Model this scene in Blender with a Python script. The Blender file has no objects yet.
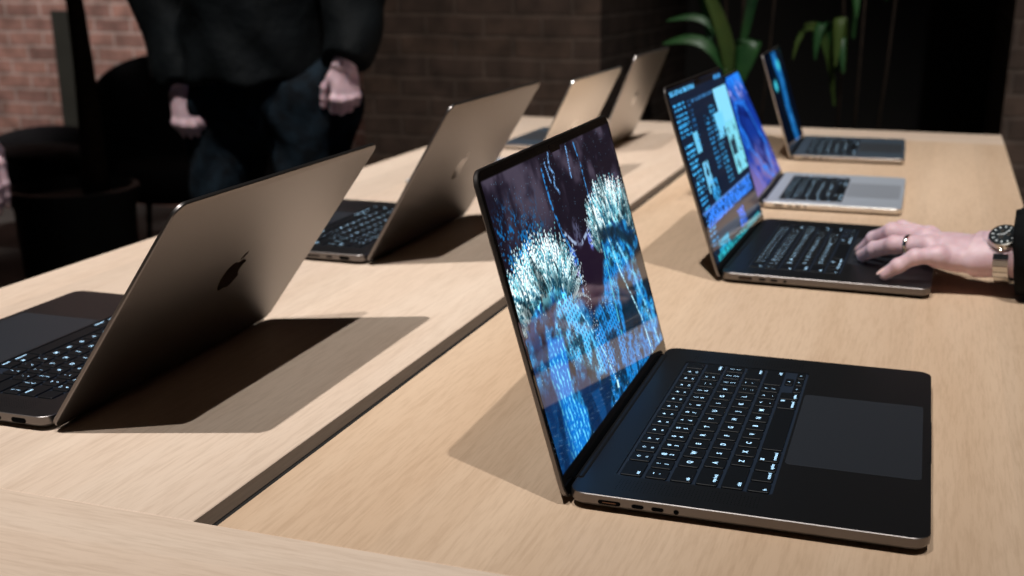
import bpy, bmesh, math, random
import numpy as np
from mathutils import Vector, Matrix

random.seed(7); rng = np.random.default_rng(7)
PI = math.pi
C = bpy.context.scene.collection
TZ = 0.82            # height of the table top above the floor

# ------------------------------------------------------------------ helpers
def s2l(c):
    c = np.asarray(c, float) / 255.0
    return np.where(c <= 0.04045, c / 12.92, ((c + 0.055) / 1.055) ** 2.4)

def mesh_obj(name, verts, faces, mats=None, parent=None, smooth=False, fmat=None, angle=None):
    me = bpy.data.meshes.new(name)
    me.from_pydata([tuple(map(float, v)) for v in verts], [], [tuple(map(int, f)) for f in faces])
    if mats is not None:
        for m in (mats if isinstance(mats, (list, tuple)) else [mats]): me.materials.append(m)
    if fmat is not None: me.polygons.foreach_set('material_index', np.asarray(fmat, np.int32))
    if smooth: me.polygons.foreach_set('use_smooth', np.ones(len(me.polygons), bool))
    me.update()
    if angle is not None:
        me.polygons.foreach_set('use_smooth', np.ones(len(me.polygons), bool))
        try: me.set_sharp_from_angle(angle=math.radians(angle))
        except Exception: pass
    o = bpy.data.objects.new(name, me); C.objects.link(o)
    if parent is not None: o.parent = parent
    return o

def empty(name, loc=(0, 0, 0), rz=0.0, label=None, cat=None, group=None):
    o = bpy.data.objects.new(name, None); C.objects.link(o)
    o.location = loc; o.rotation_euler = (0, 0, rz); o.empty_display_size = .05
    if label: o['label'] = label
    if cat: o['category'] = cat
    if group: o['group'] = group
    return o

def tag(o, label=None, cat=None, group=None, kind=None):
    if label: o['label'] = label
    if cat: o['category'] = cat
    if group: o['group'] = group
    if kind: o['kind'] = kind
    return o

def kids(o): return [c for c in bpy.data.objects if c.parent == o]

def copy_tree(o, parent=None):
    c = o.copy(); C.objects.link(c)
    if parent is not None: c.parent = parent
    for ch in kids(o): copy_tree(ch, c)
    return c

class MB:
    """collects shapes that belong to ONE mesh"""
    def __init__(s): s.v = []; s.f = []; s.m = []
    def add(s, v, f, mi=0, M=None):
        n = len(s.v)
        for p in v:
            p = Vector(p)
            s.v.append(M @ p if M is not None else p)
        for q in f: s.f.append([i + n for i in q]); s.m.append(mi)
        return s
    def build(s, name, mats, parent=None, smooth=False, angle=None):
        return mesh_obj(name, s.v, s.f, mats, parent, smooth, s.m, angle)

def rrect(x0, x1, y0, y1, r, n=6):
    """rounded rectangle outline, counter-clockwise, 4*(n+1) points"""
    r = min(r, (x1 - x0) / 2 - 1e-6, (y1 - y0) / 2 - 1e-6)
    out = []
    for cx, cy, a0 in ((x1 - r, y1 - r, 0), (x0 + r, y1 - r, 90), (x0 + r, y0 + r, 180), (x1 - r, y0 + r, 270)):
        for k in range(n + 1):
            a = math.radians(a0 + 90 * k / n)
            out.append((cx + r * math.cos(a), cy + r * math.sin(a)))
    return out

def slab(x0, x1, y0, y1, r, rings, n=6, caps=True):
    """stack of rounded rectangles: rings = [(inset, z), ...] bottom to top"""
    v = []; f = []
    N = 4 * (n + 1)
    for ins, z in rings:
        for (x, y) in rrect(x0 + ins, x1 - ins, y0 + ins, y1 - ins, max(r - ins, 1e-4), n): v.append((x, y, z))
    for k in range(len(rings) - 1):
        for i in range(N):
            j = (i + 1) % N
            f.append((k * N + i, k * N + j, (k + 1) * N + j, (k + 1) * N + i))
    if caps:
        f.append(tuple(range(N - 1, -1, -1)))
        f.append(tuple(range((len(rings) - 1) * N, len(rings) * N)))
    return v, f

def box(x0, x1, y0, y1, z0, z1, b=0.0):
    if b > 0:
        return slab(x0, x1, y0, y1, b, [(b, z0), (0, z0 + b), (0, z1 - b), (b, z1)], 2)
    v = [(x, y, z) for z in (z0, z1) for (x, y) in ((x0, y0), (x1, y0), (x1, y1), (x0, y1))]
    return v, [(3, 2, 1, 0), (4, 5, 6, 7), (0, 1, 5, 4), (1, 2, 6, 5), (2, 3, 7, 6), (3, 0, 4, 7)]

def tube(pts, radii, n=12, caps=True, squash=None):
    pts = [Vector(p) for p in pts]
    v = []; f = []
    up = Vector((0, 0, 1))
    for i, p in enumerate(pts):
        t = (pts[min(i + 1, len(pts) - 1)] - pts[max(i - 1, 0)]).normalized()
        a = up if abs(t.dot(up)) < .95 else Vector((1, 0, 0))
        x = t.cross(a).normalized(); y = x.cross(t).normalized()
        for k in range(n):
            an = 2 * PI * k / n
            v.append(p + (x * math.cos(an) + y * math.sin(an)) * radii[i])
    for i in range(len(pts) - 1):
        for k in range(n):
            l = (k + 1) % n
            f.append((i * n + k, i * n + l, (i + 1) * n + l, (i + 1) * n + k))
    if caps:
        f.append(tuple(range(n - 1, -1, -1))); f.append(tuple(range((len(pts) - 1) * n, len(pts) * n)))
    return v, f

def lathe(prof, n=32, cx=0, cy=0):
    v = []; f = []
    for r, z in prof:
        for k in range(n):
            a = 2 * PI * k / n; v.append((cx + r * math.cos(a), cy + r * math.sin(a), z))
    for i in range(len(prof) - 1):
        for k in range(n):
            l = (k + 1) % n
            f.append((i * n + k, i * n + l, (i + 1) * n + l, (i + 1) * n + k))
    f.append(tuple(range(n - 1, -1, -1))); f.append(tuple(range((len(prof) - 1) * n, len(prof) * n)))
    return v, f

# ------------------------------------------------------------------ materials
def mat(name, col=(.5, .5, .5), rough=.5, metal=0.0, emit=None, estr=0.0, coat=0.0, spec=None, sss=0.0, srgb=True):
    m = bpy.data.materials.new(name); m.use_nodes = True
    b = m.node_tree.nodes['Principled BSDF']
    c = s2l(col) if srgb else np.asarray(col)
    b.inputs['Base Color'].default_value = (*c, 1)
    b.inputs['Roughness'].default_value = rough; b.inputs['Metallic'].default_value = metal
    if emit is not None:
        b.inputs['Emission Color'].default_value = (*s2l(emit), 1); b.inputs['Emission Strength'].default_value = estr
    if coat: b.inputs['Coat Weight'].default_value = coat
    if spec is not None: b.inputs['Specular IOR Level'].default_value = spec
    if sss:
        b.inputs['Subsurface Weight'].default_value = sss; b.inputs['Subsurface Scale'].default_value = .01
        b.inputs['Subsurface Radius'].default_value = (1, .35, .2)
    return m

def nt(m): return m.node_tree.nodes, m.node_tree.links, m.node_tree.nodes['Principled BSDF']

def wood(name, axis, seed=0.0, tone=1.0, lo=(199, 175, 154), hi=(215, 195, 176)):
    m = mat(name, rough=.5); N, L, b = nt(m)
    tc = N.new('ShaderNodeTexCoord'); mp = N.new('ShaderNodeMapping')
    mp.inputs['Location'].default_value = (seed, seed * 1.7, 0)
    mp.inputs['Scale'].default_value = (1, .075, 1) if axis == 'y' else (.075, 1, 1)
    L.new(tc.outputs['Object'], mp.inputs['Vector'])
    n1 = N.new('ShaderNodeTexNoise'); n1.inputs['Scale'].default_value = 14; n1.inputs['Detail'].default_value = 3; n1.inputs['Distortion'].default_value = .6
    n2 = N.new('ShaderNodeTexNoise'); n2.inputs['Scale'].default_value = 330; n2.inputs['Detail'].default_value = 4; n2.inputs['Roughness'].default_value = .65
    n3 = N.new('ShaderNodeTexNoise'); n3.inputs['Scale'].default_value = 3.2; n3.inputs['Detail'].default_value = 1
    for n in (n1, n2): L.new(mp.outputs['Vector'], n.inputs['Vector'])
    # staves glued side by side
    sep = N.new('ShaderNodeSeparateXYZ'); L.new(tc.outputs['Object'], sep.inputs[0])
    mul = N.new('ShaderNodeMath'); mul.operation = 'MULTIPLY'; mul.inputs[1].default_value = 1 / .083
    L.new(sep.outputs['X' if axis == 'y' else 'Y'], mul.inputs[0])
    fl = N.new('ShaderNodeMath'); fl.operation = 'FLOOR'; L.new(mul.outputs[0], fl.inputs[0])
    wn = N.new('ShaderNodeTexWhiteNoise'); wn.noise_dimensions = '1D'; L.new(fl.outputs[0], wn.inputs['W'])
    L.new(tc.outputs['Object'], n3.inputs['Vector'])
    r1 = N.new('ShaderNodeValToRGB')
    r1.color_ramp.elements[0].position = .2; r1.color_ramp.elements[0].color = (*(s2l(lo) * tone), 1)
    r1.color_ramp.elements[1].position = .72; r1.color_ramp.elements[1].color = (*(s2l(hi) * tone), 1)
    L.new(n1.outputs['Fac'], r1.inputs['Fac'])
    r2 = N.new('ShaderNodeValToRGB')
    r2.color_ramp.elements[0].position = .32; r2.color_ramp.elements[0].color = (.80, .77, .74, 1)
    r2.color_ramp.elements[1].position = .56; r2.color_ramp.elements[1].color = (1, 1, 1, 1)
    L.new(n2.outputs['Fac'], r2.inputs['Fac'])
    mx = N.new('ShaderNodeMix'); mx.data_type = 'RGBA'; mx.blend_type = 'MULTIPLY'; mx.inputs['Factor'].default_value = .62
    L.new(r1.outputs['Color'], mx.inputs['A']); L.new(r2.outputs['Color'], mx.inputs['B'])
    mr = N.new('ShaderNodeMapRange'); mr.inputs['To Min'].default_value = .93; mr.inputs['To Max'].default_value = 1.05
    L.new(wn.outputs['Value'], mr.inputs['Value'])
    vm = N.new('ShaderNodeVectorMath'); vm.operation = 'SCALE'
    L.new(mx.outputs['Result'], vm.inputs[0]); L.new(mr.outputs['Result'], vm.inputs['Scale'])
    L.new(vm.outputs[0], b.inputs['Base Color'])
    bp = N.new('ShaderNodeBump'); bp.inputs['Strength'].default_value = .12; bp.inputs['Distance'].default_value = .0006
    L.new(n2.outputs['Fac'], bp.inputs['Height']); L.new(bp.outputs['Normal'], b.inputs['Normal'])
    b.inputs['Specular IOR Level'].default_value = .35
    return m

def brick(name, c1, c2, mortar, axis='x', scale=1.0):
    m = mat(name, rough=.9); N, L, b = nt(m)
    tc = N.new('ShaderNodeTexCoord'); sp = N.new('ShaderNodeSeparateXYZ'); cb = N.new('ShaderNodeCombineXYZ')
    L.new(tc.outputs['Object'], sp.inputs[0])
    nz = N.new('ShaderNodeTexNoise'); nz.inputs['Scale'].default_value = 6; L.new(tc.outputs['Object'], nz.inputs['Vector'])
    wob = N.new('ShaderNodeVectorMath'); wob.operation = 'SCALE'; wob.inputs['Scale'].default_value = .018
    L.new(nz.outputs['Color'], wob.inputs[0])
    L.new(sp.outputs['X' if axis == 'x' else 'Y'], cb.inputs['X']); L.new(sp.outputs['Z'], cb.inputs['Y'])
    ad = N.new('ShaderNodeVectorMath'); L.new(cb.outputs[0], ad.inputs[0]); L.new(wob.outputs[0], ad.inputs[1])
    br = N.new('ShaderNodeTexBrick')
    br.inputs['Scale'].default_value = 1.0; br.inputs['Brick Width'].default_value = .225; br.inputs['Row Height'].default_value = .075
    br.inputs['Mortar Size'].default_value = .0075; br.inputs['Mortar Smooth'].default_value = .35; br.inputs['Bias'].default_value = 0
    br.inputs['Color1'].default_value = (*s2l(c1), 1); br.inputs['Color2'].default_value = (*s2l(c2), 1); br.inputs['Mortar'].default_value = (*s2l(mortar), 1)
    L.new(ad.outputs[0], br.inputs['Vector'])
    n2 = N.new('ShaderNodeTexNoise'); n2.inputs['Scale'].default_value = 11; n2.inputs['Detail'].default_value = 6
    L.new(tc.outputs['Object'], n2.inputs['Vector'])
    rp = N.new('ShaderNodeValToRGB'); rp.color_ramp.elements[0].position = .3; rp.color_ramp.elements[0].color = (.5, .48, .47, 1)
    rp.color_ramp.elements[1].position = .7; rp.color_ramp.elements[1].color = (1.25, 1.2, 1.2, 1)
    L.new(n2.outputs['Fac'], rp.inputs['Fac'])
    mx = N.new('ShaderNodeMix'); mx.data_type = 'RGBA'; mx.blend_type = 'MULTIPLY'; mx.inputs['Factor'].default_value = .9
    L.new(br.outputs['Color'], mx.inputs['A']); L.new(rp.outputs['Color'], mx.inputs['B'])
    L.new(mx.outputs['Result'], b.inputs['Base Color'])
    iv = N.new('ShaderNodeMath'); iv.operation = 'SUBTRACT'; iv.inputs[0].default_value = 1; L.new(br.outputs['Fac'], iv.inputs[1])
    am = N.new('ShaderNodeMath'); am.operation = 'MULTIPLY_ADD'; am.inputs[1].default_value = .4
    L.new(n2.outputs['Fac'], am.inputs[0]); L.new(iv.outputs[0], am.inputs[2])
    bp = N.new('ShaderNodeBump'); bp.inputs['Strength'].default_value = .8; bp.inputs['Distance'].default_value = .012
    L.new(am.outputs[0], bp.inputs['Height']); L.new(bp.outputs['Normal'], b.inputs['Normal'])
    return m

def noisy(name, c1, c2, scale, rough=.8, bump=.0, bscale=None, metal=0, detail=4, dist=.002):
    m = mat(name, c1, rough, metal); N, L, b = nt(m)
    tc = N.new('ShaderNodeTexCoord'); n = N.new('ShaderNodeTexNoise'); n.inputs['Scale'].default_value = scale; n.inputs['Detail'].default_value = detail
    L.new(tc.outputs['Object'], n.inputs['Vector'])
    r = N.new('ShaderNodeValToRGB'); r.color_ramp.elements[0].position = .35; r.color_ramp.elements[1].position = .65
    r.color_ramp.elements[0].color = (*s2l(c1), 1); r.color_ramp.elements[1].color = (*s2l(c2), 1)
    L.new(n.outputs['Fac'], r.inputs['Fac']); L.new(r.outputs['Color'], b.inputs['Base Color'])
    if bump:
        n2 = N.new('ShaderNodeTexNoise'); n2.inputs['Scale'].default_value = bscale or scale; n2.inputs['Detail'].default_value = 5
        L.new(tc.outputs['Object'], n2.inputs['Vector'])
        bp = N.new('ShaderNodeBump'); bp.inputs['Strength'].default_value = bump; bp.inputs['Distance'].default_value = dist
        L.new(n2.outputs['Fac'], bp.inputs['Height']); L.new(bp.outputs['Normal'], b.inputs['Normal'])
    return m

def alu(name, col, rough):
    m = mat(name, col, rough, 1.0); N, L, b = nt(m)
    tc = N.new('ShaderNodeTexCoord'); n = N.new('ShaderNodeTexNoise'); n.inputs['Scale'].default_value = 2500; n.inputs['Detail'].default_value = 2
    L.new(tc.outputs['Object'], n.inputs['Vector'])
    bp = N.new('ShaderNodeBump'); bp.inputs['Strength'].default_value = .03; bp.inputs['Distance'].default_value = .0002
    L.new(n.outputs['Fac'], bp.inputs['Height']); L.new(bp.outputs['Normal'], b.inputs['Normal'])
    return m

M = {}
M['wood_y'] = wood('oak_lengthwise', 'y'); M['wood_y2'] = wood('oak_lengthwise_b', 'y', 3.3, .98, (196, 166, 137), (211, 184, 157)); M['wood_x'] = wood('oak_crosswise', 'x', 5.1, .98)
M['slot_shade'] = mat('slot_shade_black', (14, 12, 10), .8)  # black that puts the slot's deep shade into the colour
M['black_alu'] = alu('space_black_aluminium', (120, 115, 113), .38)
M['black_deck'] = alu('space_black_deck', (82, 82, 84), .42)
M['grey_alu'] = alu('grey_aluminium', (196, 190, 184), .34)
M['grey_deck'] = alu('grey_deck', (112, 128, 144), .52)
M['silver_alu'] = alu('silver_aluminium', (232, 228, 222), .34)
M['silver_deck'] = alu('silver_deck', (222, 230, 240), .58)
M['glass'] = mat('screen_glass', (3, 3, 4), .04, 0, spec=.5)
M['hinge'] = mat('hinge_plastic', (10, 10, 11), .45)
M['well'] = mat('key_well', (9, 10, 12), .6, emit=(40, 110, 170), estr=.05)
M['key'] = mat('keycap', (13, 15, 18), .5, spec=.22)
M['legend'] = mat('key_legend', (200, 225, 240), .5, emit=(140, 205, 250), estr=1.1)
M['pad_b'] = mat('trackpad_dark', (72, 76, 83), .5, .85)
M['pad_g'] = mat('trackpad_grey', (110, 116, 124), .32, .8)
M['pad_s'] = mat('trackpad_silver', (205, 212, 222), .5, .9)
M['port'] = mat('port_dark', (3, 3, 4), .9, spec=.05)
M['port_metal'] = mat('port_contacts', (110, 84, 70), .5, 1)
M['rubber'] = mat('rubber_foot', (10, 10, 10), .8)
M['logo_b'] = mat('logo_dark', (95, 88, 84), .08, 1)
M['logo_s'] = mat('logo_silver', (225, 222, 216), .08, 1)

# ------------------------------------------------------------------ displays (colour attribute computed here)
def grid_noise(h, w, cells, seed, octaves=4):
    r = np.random.default_rng(seed); out = np.zeros((h, w)); amp = 1; tot = 0
    cy, cx = cells
    for o in range(octaves):
        gy, gx = int(cy) + 2, int(cx) + 2
        g = r.random((gy, gx))
        y = np.linspace(0, gy - 1.001, h); x = np.linspace(0, gx - 1.001, w)
        yi = y.astype(int); xi = x.astype(int); fy = (y - yi)[:, None]; fx = (x - xi)[None]
        fy = fy * fy * (3 - 2 * fy); fx = fx * fx * (3 - 2 * fx)
        a = g[yi][:, xi]; b_ = g[yi][:, xi + 1]; c = g[yi + 1][:, xi]; d = g[yi + 1][:, xi + 1]
        out += amp * ((a * (1 - fx) + b_ * fx) * (1 - fy) + (c * (1 - fx) + d * fx) * fy); tot += amp
        amp *= .55; cy *= 2; cx *= 2
    return out / tot

def sm(x, a, b):
    t = np.clip((x - a) / (b - a), 0, 1); return t * t * (3 - 2 * t)

def seg_d(U, V, a, b, asp):
    ax, ay = a; bx, by = b
    px = (U - ax) * asp; py = V - ay; dx = (bx - ax) * asp; dy = by - ay
    t = np.clip((px * dx + py * dy) / (dx * dx + dy * dy + 1e-9), 0, 1)
    return np.hypot(px - t * dx, py - t * dy), t

def line_d(U, V, pts, asp):
    return np.min([seg_d(U, V, pts[i], pts[i + 1], asp)[0] for i in range(len(pts) - 1)], axis=0)

def poly_m(U, V, pts, asp, soft=.01):
    inside = np.zeros(U.shape, bool); n = len(pts)
    for i in range(n):
        x1, y1 = pts[i]; x2, y2 = pts[(i + 1) % n]
        c = ((y1 > V) != (y2 > V)) & (U < (x2 - x1) * (V - y1) / (y2 - y1 + 1e-12) + x1)
        inside ^= c
    d = line_d(U, V, list(pts) + [pts[0]], asp)
    sd = np.where(inside, d, -d)
    return sm(sd, -soft, soft)

def over(img, col, a):
    return img * (1 - a[..., None]) + np.asarray(col, float)[None, None, :] * a[..., None] if np.ndim(col) == 1 else img * (1 - a[..., None]) + col * a[..., None]

def paint_main(h=330, w=510):
    V, U = np.mgrid[0:1:h * 1j, 0:1:w * 1j]; asp = 1.547
    n_l = grid_noise(h, w, (6, 9), 1); n_m = grid_noise(h, w, (24, 36), 2); n_f = grid_noise(h, w, (90, 140), 3, 2)
    spk = np.random.default_rng(5).random((h, w))
    img = np.zeros((h, w, 3)) + np.array([20, 16, 28])
    img = over(img, [34, 28, 42], sm(n_l, .45, .7) * .8)
    img = over(img, [96, 88, 104], sm(n_l, .42, .72) * sm(V, .62, .85) * .55)  # grey-lilac room reflection painted into the top of the picture
    # beaded blue haze on both sides of the dark background
    g = sm(.36 - U, 0, .25) * sm(V, .45, .6) * sm(.95 - V, 0, .25)
    tex = sm(n_f, .45, .75) * sm(n_m, .3, .7)
    img = over(img, [18, 100, 160], np.clip(g * tex * 2.6, 0, 1))
    img = over(img, [110, 150, 180], (spk > .996) * sm(V, .3, .5) * .7)
    # lower garment: patterned blue cloth
    low = sm(.62 - V, -.02, .06)
    base = np.array([10, 52, 96]) + (np.array([30, 130, 190]) - np.array([10, 52, 96]))[None, None] * sm(n_m, .35, .65)[..., None]
    img = over(img, base, low * .9)
    lat = ((np.sin((U * asp * 1.0 + V * .35) * 230) > .15) & (np.sin((V - U * .25) * 260) > -.3))
    gar = poly_m(U, V, [(.64, .63), (.80, .60), (.92, .46), (1.0, .36), (1.0, 0), (.40, .0), (.44, .12), (.47, .30), (.56, .44)], asp, .02)
    gcol = np.array([20, 125, 200]) + (np.array([85, 200, 240]) - np.array([20, 125, 200]))[None, None] * (sm(n_m, .4, .7) * sm(U * .8 + V, .6, 1.2))[..., None]
    img = over(img, gcol, gar)
    img = over(img, [8, 50, 100], gar * sm(n_f, .5, .7) * .7)
    leaf = poly_m(U, V, [(.46, .34), (.57, .37), (.68, .27), (.66, .10), (.44, .14), (.425, .25)], asp, .008)
    img = over(img, [32, 140, 215], leaf); img = over(img, [10, 45, 105], leaf * lat * .85)
    garL = poly_m(U, V, [(.25, .52), (.36, .50), (.38, .38), (.43, .25), (.44, .13), (.35, .19), (.15, .38)], asp, .012)
    img = over(img, [80, 185, 235], garL); img = over(img, [16, 70, 140], garL * lat * .75)
    img = over(img, [225, 245, 255], garL * (spk > .975))
    img = img * (1 - sm(.62 - V, 0, .05) * sm(grid_noise(h, w, (18, 30), 91, 4), .42, .68) * .6)[..., None]
    img = over(img, [190, 238, 255], sm(.55 - V, 0, .08) * (spk > .986) * sm(n_m, .45, .6))
    # torso in shadow
    torso = poly_m(U, V, [(.38, .70), (.52, .64), (.68, .66), (.66, .52), (.58, .40), (.47, .36), (.39, .46)], asp, .02)
    img = over(img, [26, 16, 34], torso)
    # blue drape running down the near side
    dr = poly_m(U, V, [(.12, .42), (.22, .38), (.20, .25), (.18, .18), (.25, .10), (.23, .02), (.16, -.02), (.05, -.02), (.09, .18), (.08, .30)], asp, .012)
    st = .5 + .5 * np.sin((U * asp + .12 * V + .02 * n_m) * 190)
    dc = np.array([12, 110, 200]) + (np.array([110, 215, 250]) - np.array([12, 110, 200]))[None, None] * (st * sm(n_f, .3, .7))[..., None]
    img = over(img, dc, dr)
    img = over(img, [6, 40, 84], sm(.10 - U, -.03, .04) * sm(.34 - V, 0, .1) * .75)
    dk = poly_m(U, V, [(.24, .22), (.40, .12), (.46, .13), (.40, -.02), (.25, -.02)], asp, .02)
    img = over(img, [7, 36, 74], dk * .85)
    img = over(img, [16, 70, 125], poly_m(U, V, [(.30, .13), (.36, .12), (.37, .02), (.33, -.02)], asp, .008) * .8)
    # dark gap and pale feather streaks at the far side
    img = over(img, [10, 26, 38], poly_m(U, V, [(.72, .40), (.84, .33), (.84, .15), (.68, .18)], asp, .015) * .9)
    img = over(img, [12, 20, 30], poly_m(U, V, [(.93, .42), (1.01, .46), (1.01, .2), (.96, .22)], asp, .015) * .9)
    for pl, wd, cc in (([(.73, .60), (.76, .42), (.85, .18), (.87, .0)], .012, [170, 225, 245]), ([(.80, .52), (.88, .34), (.93, .15), (.96, .0)], .018, [120, 200, 240]),
                       ([(.68, .6), (.66, .42), (.64, .2)], .008, [90, 190, 200]), ([(.36, .44), (.47, .2), (.5, .08)], .008, [150, 225, 255])):
        d = line_d(U, V, pl, asp); a = sm(wd - d, 0, wd * .7) * sm(n_f, .3, .55)
        img = over(img, cc, a)
    # collar, pendants and straps
    for pl, wd, cc in (([(.37, .93), (.372, .80), (.396, .69), (.45, .58), (.43, .45)], .010, [40, 125, 195]), ([(.65, .97), (.665, .88), (.66, .69), (.57, .60)], .007, [60, 140, 205]),
                       ([(.40, .70), (.46, .635), (.515, .615), (.58, .64), (.635, .67)], .009, [150, 170, 200])):
        d = line_d(U, V, pl, asp); img = over(img, cc, sm(wd - d, -wd * .4, wd * .6) * sm(n_f, .25, .55))
    for cx, cy, rx, ry, cc in ((.427, .595, .03, .045, [60, 110, 215]), (.59, .605, .03, .05, [110, 130, 225]), (.43, .54, .015, .03, [190, 180, 240]), (.50, .66, .035, .07, [70, 72, 96])):
        d = np.hypot((U - cx) / rx, (V - cy) / ry); img = over(img, cc, sm(1 - d, 0, .5) * sm(n_f, .2, .6))
    for pl in ([(.44, .975), (.425, .93), (.445, .90), (.43, .86), (.45, .83)], [(.583, .97), (.575, .92), (.567, .86)], [(.40, .95), (.41, .88)]):
        d = line_d(U, V, pl, asp); img = over(img, [120, 175, 235], sm(.012 - d, 0, .008) * (spk > .55))
    img = over(img, [235, 245, 255], ((spk > .97) * sm(.05 - line_d(U, V, [(.44, .62), (.46, .3), (.5, .1)], asp), 0, .03)))
    # the two pale tufts on the shoulders: radial fibres
    sr = random.Random(3)
    def strand(u, v, an, ln, wd, c0, c1):
        nonlocal img
        # a tapering curved fibre, lighter towards its tip
        cu = sr.uniform(-.6, .6)
        for q in range(7):
            t = q / 6; a_ = an + cu * t
            u += math.cos(a_) * ln / 7 / asp; v += math.sin(a_) * ln / 7
            r_ = wd * (1 - .75 * t)
            i0, i1 = int((v - r_) * (h - 1)), int((v + r_) * (h - 1)) + 2; j0, j1 = int((u - r_ / asp) * (w - 1)), int((u + r_ / asp) * (w - 1)) + 2
            i0, j0 = max(i0, 0), max(j0, 0)
            if i1 <= i0 or j1 <= j0 or i0 >= h or j0 >= w: continue
            img[i0:i1, j0:j1] = img[i0:i1, j0:j1] * .25 + (np.array(c0) * (1 - t) + np.array(c1) * t) * .75
    def tuft(arc, n, ln, seed):
        for k in range(n):
            t = sr.random(); s_ = t * (len(arc) - 1); i_ = min(int(s_), len(arc) - 2); f_ = s_ - i_
            u0 = arc[i_][0] * (1 - f_) + arc[i_ + 1][0] * f_; v0 = arc[i_][1] * (1 - f_) + arc[i_ + 1][1] * f_
            dep = (k / n)                       # later strands start lower and lie on top
            v0 -= sr.random() * .10; u0 += sr.gauss(0, .012)
            an = math.radians(arc[i_][2] * (1 - f_) + arc[i_ + 1][2] * f_ + sr.gauss(0, 20))
            b_ = sr.random()
            lo_ = np.array([12, 48, 64]) * (.4 + b_); hi_ = np.array([120, 205, 220]) * (1 - b_ * .35) if sr.random() < .35 else np.array([225, 252, 255])
            strand(u0, v0, an, ln * sr.uniform(.5, 1.5), sr.uniform(.0022, .0050), lo_ if sr.random() < .5 else hi_ * .6, hi_ if sr.random() < .72 else lo_)
    for cx, cy, rx, ry in ((.18, .585, .20, .085), (.82, .645, .18, .07)):
        img = over(img, [120, 190, 202], sm(1 - np.hypot((U - cx) / rx, (V - cy) / ry), -.05, .4) * sm(n_m, .3, .55) * .9)
    tuft([(.0, .56, 160), (.05, .61, 140), (.14, .63, 122), (.24, .64, 100), (.32, .61, 60), (.35, .55, 15)], 1300, .10, 1)
    tuft([(.64, .63, 130), (.70, .69, 112), (.79, .715, 97), (.88, .69, 78), (.97, .64, 60), (1.0, .58, 30)], 1150, .078, 2)
    tm = np.maximum(sm(1 - np.hypot((U - .18) / .24, (V - .60) / .16), 0, .3), sm(1 - np.hypot((U - .83) / .24, (V - .68) / .14), 0, .3))
    img = img * (1 - tm * sm(.50 - grid_noise(h, w, (10, 16), 77, 3), 0, .12) * .45)[..., None] * (1 + .5 * tm[..., None])
    img = over(img, [12, 52, 66], poly_m(U, V, [(.20, .58), (.30, .60), (.36, .52), (.30, .47), (.2, .50)], asp, .03) * .55 * sm(n_m, .35, .6))
    img = over(img, [10, 30, 44], poly_m(U, V, [(.66, .62), (.80, .60), (.92, .52), (1.0, .50), (.93, .46), (.8, .55), (.68, .57)], asp, .015) * .85)
    img = over(img, [190, 235, 245], poly_m(U, V, [(.498, .045), (.512, .04), (.515, .072), (.501, .077)], asp, .003))
    img = img * (sm(.988 - V, 0, .006) * sm(V, .006, .012))[..., None]
    return img

def paint_app(h=150, w=230):
    V, U = np.mgrid[0:1:h * 1j, 0:1:w * 1j]; asp = 1.547
    n_m = grid_noise(h, w, (20, 30), 21); spk = np.random.default_rng(9).random((h, w)); n_f = grid_noise(h, w, (60, 90), 22, 2)
    img = np.zeros((h, w, 3)) + np.array([6, 24, 46])
    def rc(u0, u1, v0, v1, col, a=1.0, t=None):
        nonlocal img
        m = ((U > u0) & (U < u1) & (V > v0) & (V < v1)).astype(float) * a
        if t is not None: m = m * t
        img = over(img, col, m)
    txt = (np.sin(V * 210) > .1) * (n_f > .47)
    rc(0, 1, .96, 1, [4, 10, 20]); rc(.02, .42, .955, .985, [90, 190, 250], .9, n_f > .45); rc(.80, .96, .955, .985, [70, 170, 250], .9, n_f > .45)
    rc(.30, .70, .88, .90, [60, 130, 190], .8, n_f > .48)
    rc(.02, .20, .72, .92, [60, 175, 245], .9, txt); rc(.03, .17, .40, .68, [70, 185, 250], 1, txt); rc(.03, .14, .1, .40, [60, 170, 240], .9, txt)
    rc(.19, .27, .60, .72, [110, 205, 245], .9); rc(.24, .30, .62, .9, [40, 130, 200], .6, txt)
    rc(.20, .30, .36, .54, [120, 205, 245], .9, n_m > .4); rc(.24, .36, .30, .42, [50, 160, 230], .9, n_f > .45)
    rc(.44, .52, .45, .78, [50, 150, 215], .9, txt); rc(.56, .66, .32, .82, [60, 165, 225], .85, txt)
    rc(.72, .99, .66, .90, [130, 210, 245], 1); rc(.62, .78, .60, .76, [110, 200, 240], 1, n_m > .38); rc(.76, .99, .34, .68, [120, 205, 225], 1, n_m > .36)
    rc(.78, .88, .46, .58, [8, 24, 40], .9, n_m > .5)
    rc(.04, .95, .20, .29, [50, 130, 245], 1, (n_f > .42)); rc(.0, .98, .285, .30, [110, 160, 250], .6)
    rc(.10, .30, .02, .10, [30, 170, 210], .9, n_f > .4); rc(.55, .68, .05, .16, [40, 110, 240], 1, n_f > .42); rc(.05, .95, .0, .035, [40, 190, 200], .8, n_f > .42)
    return img

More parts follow.
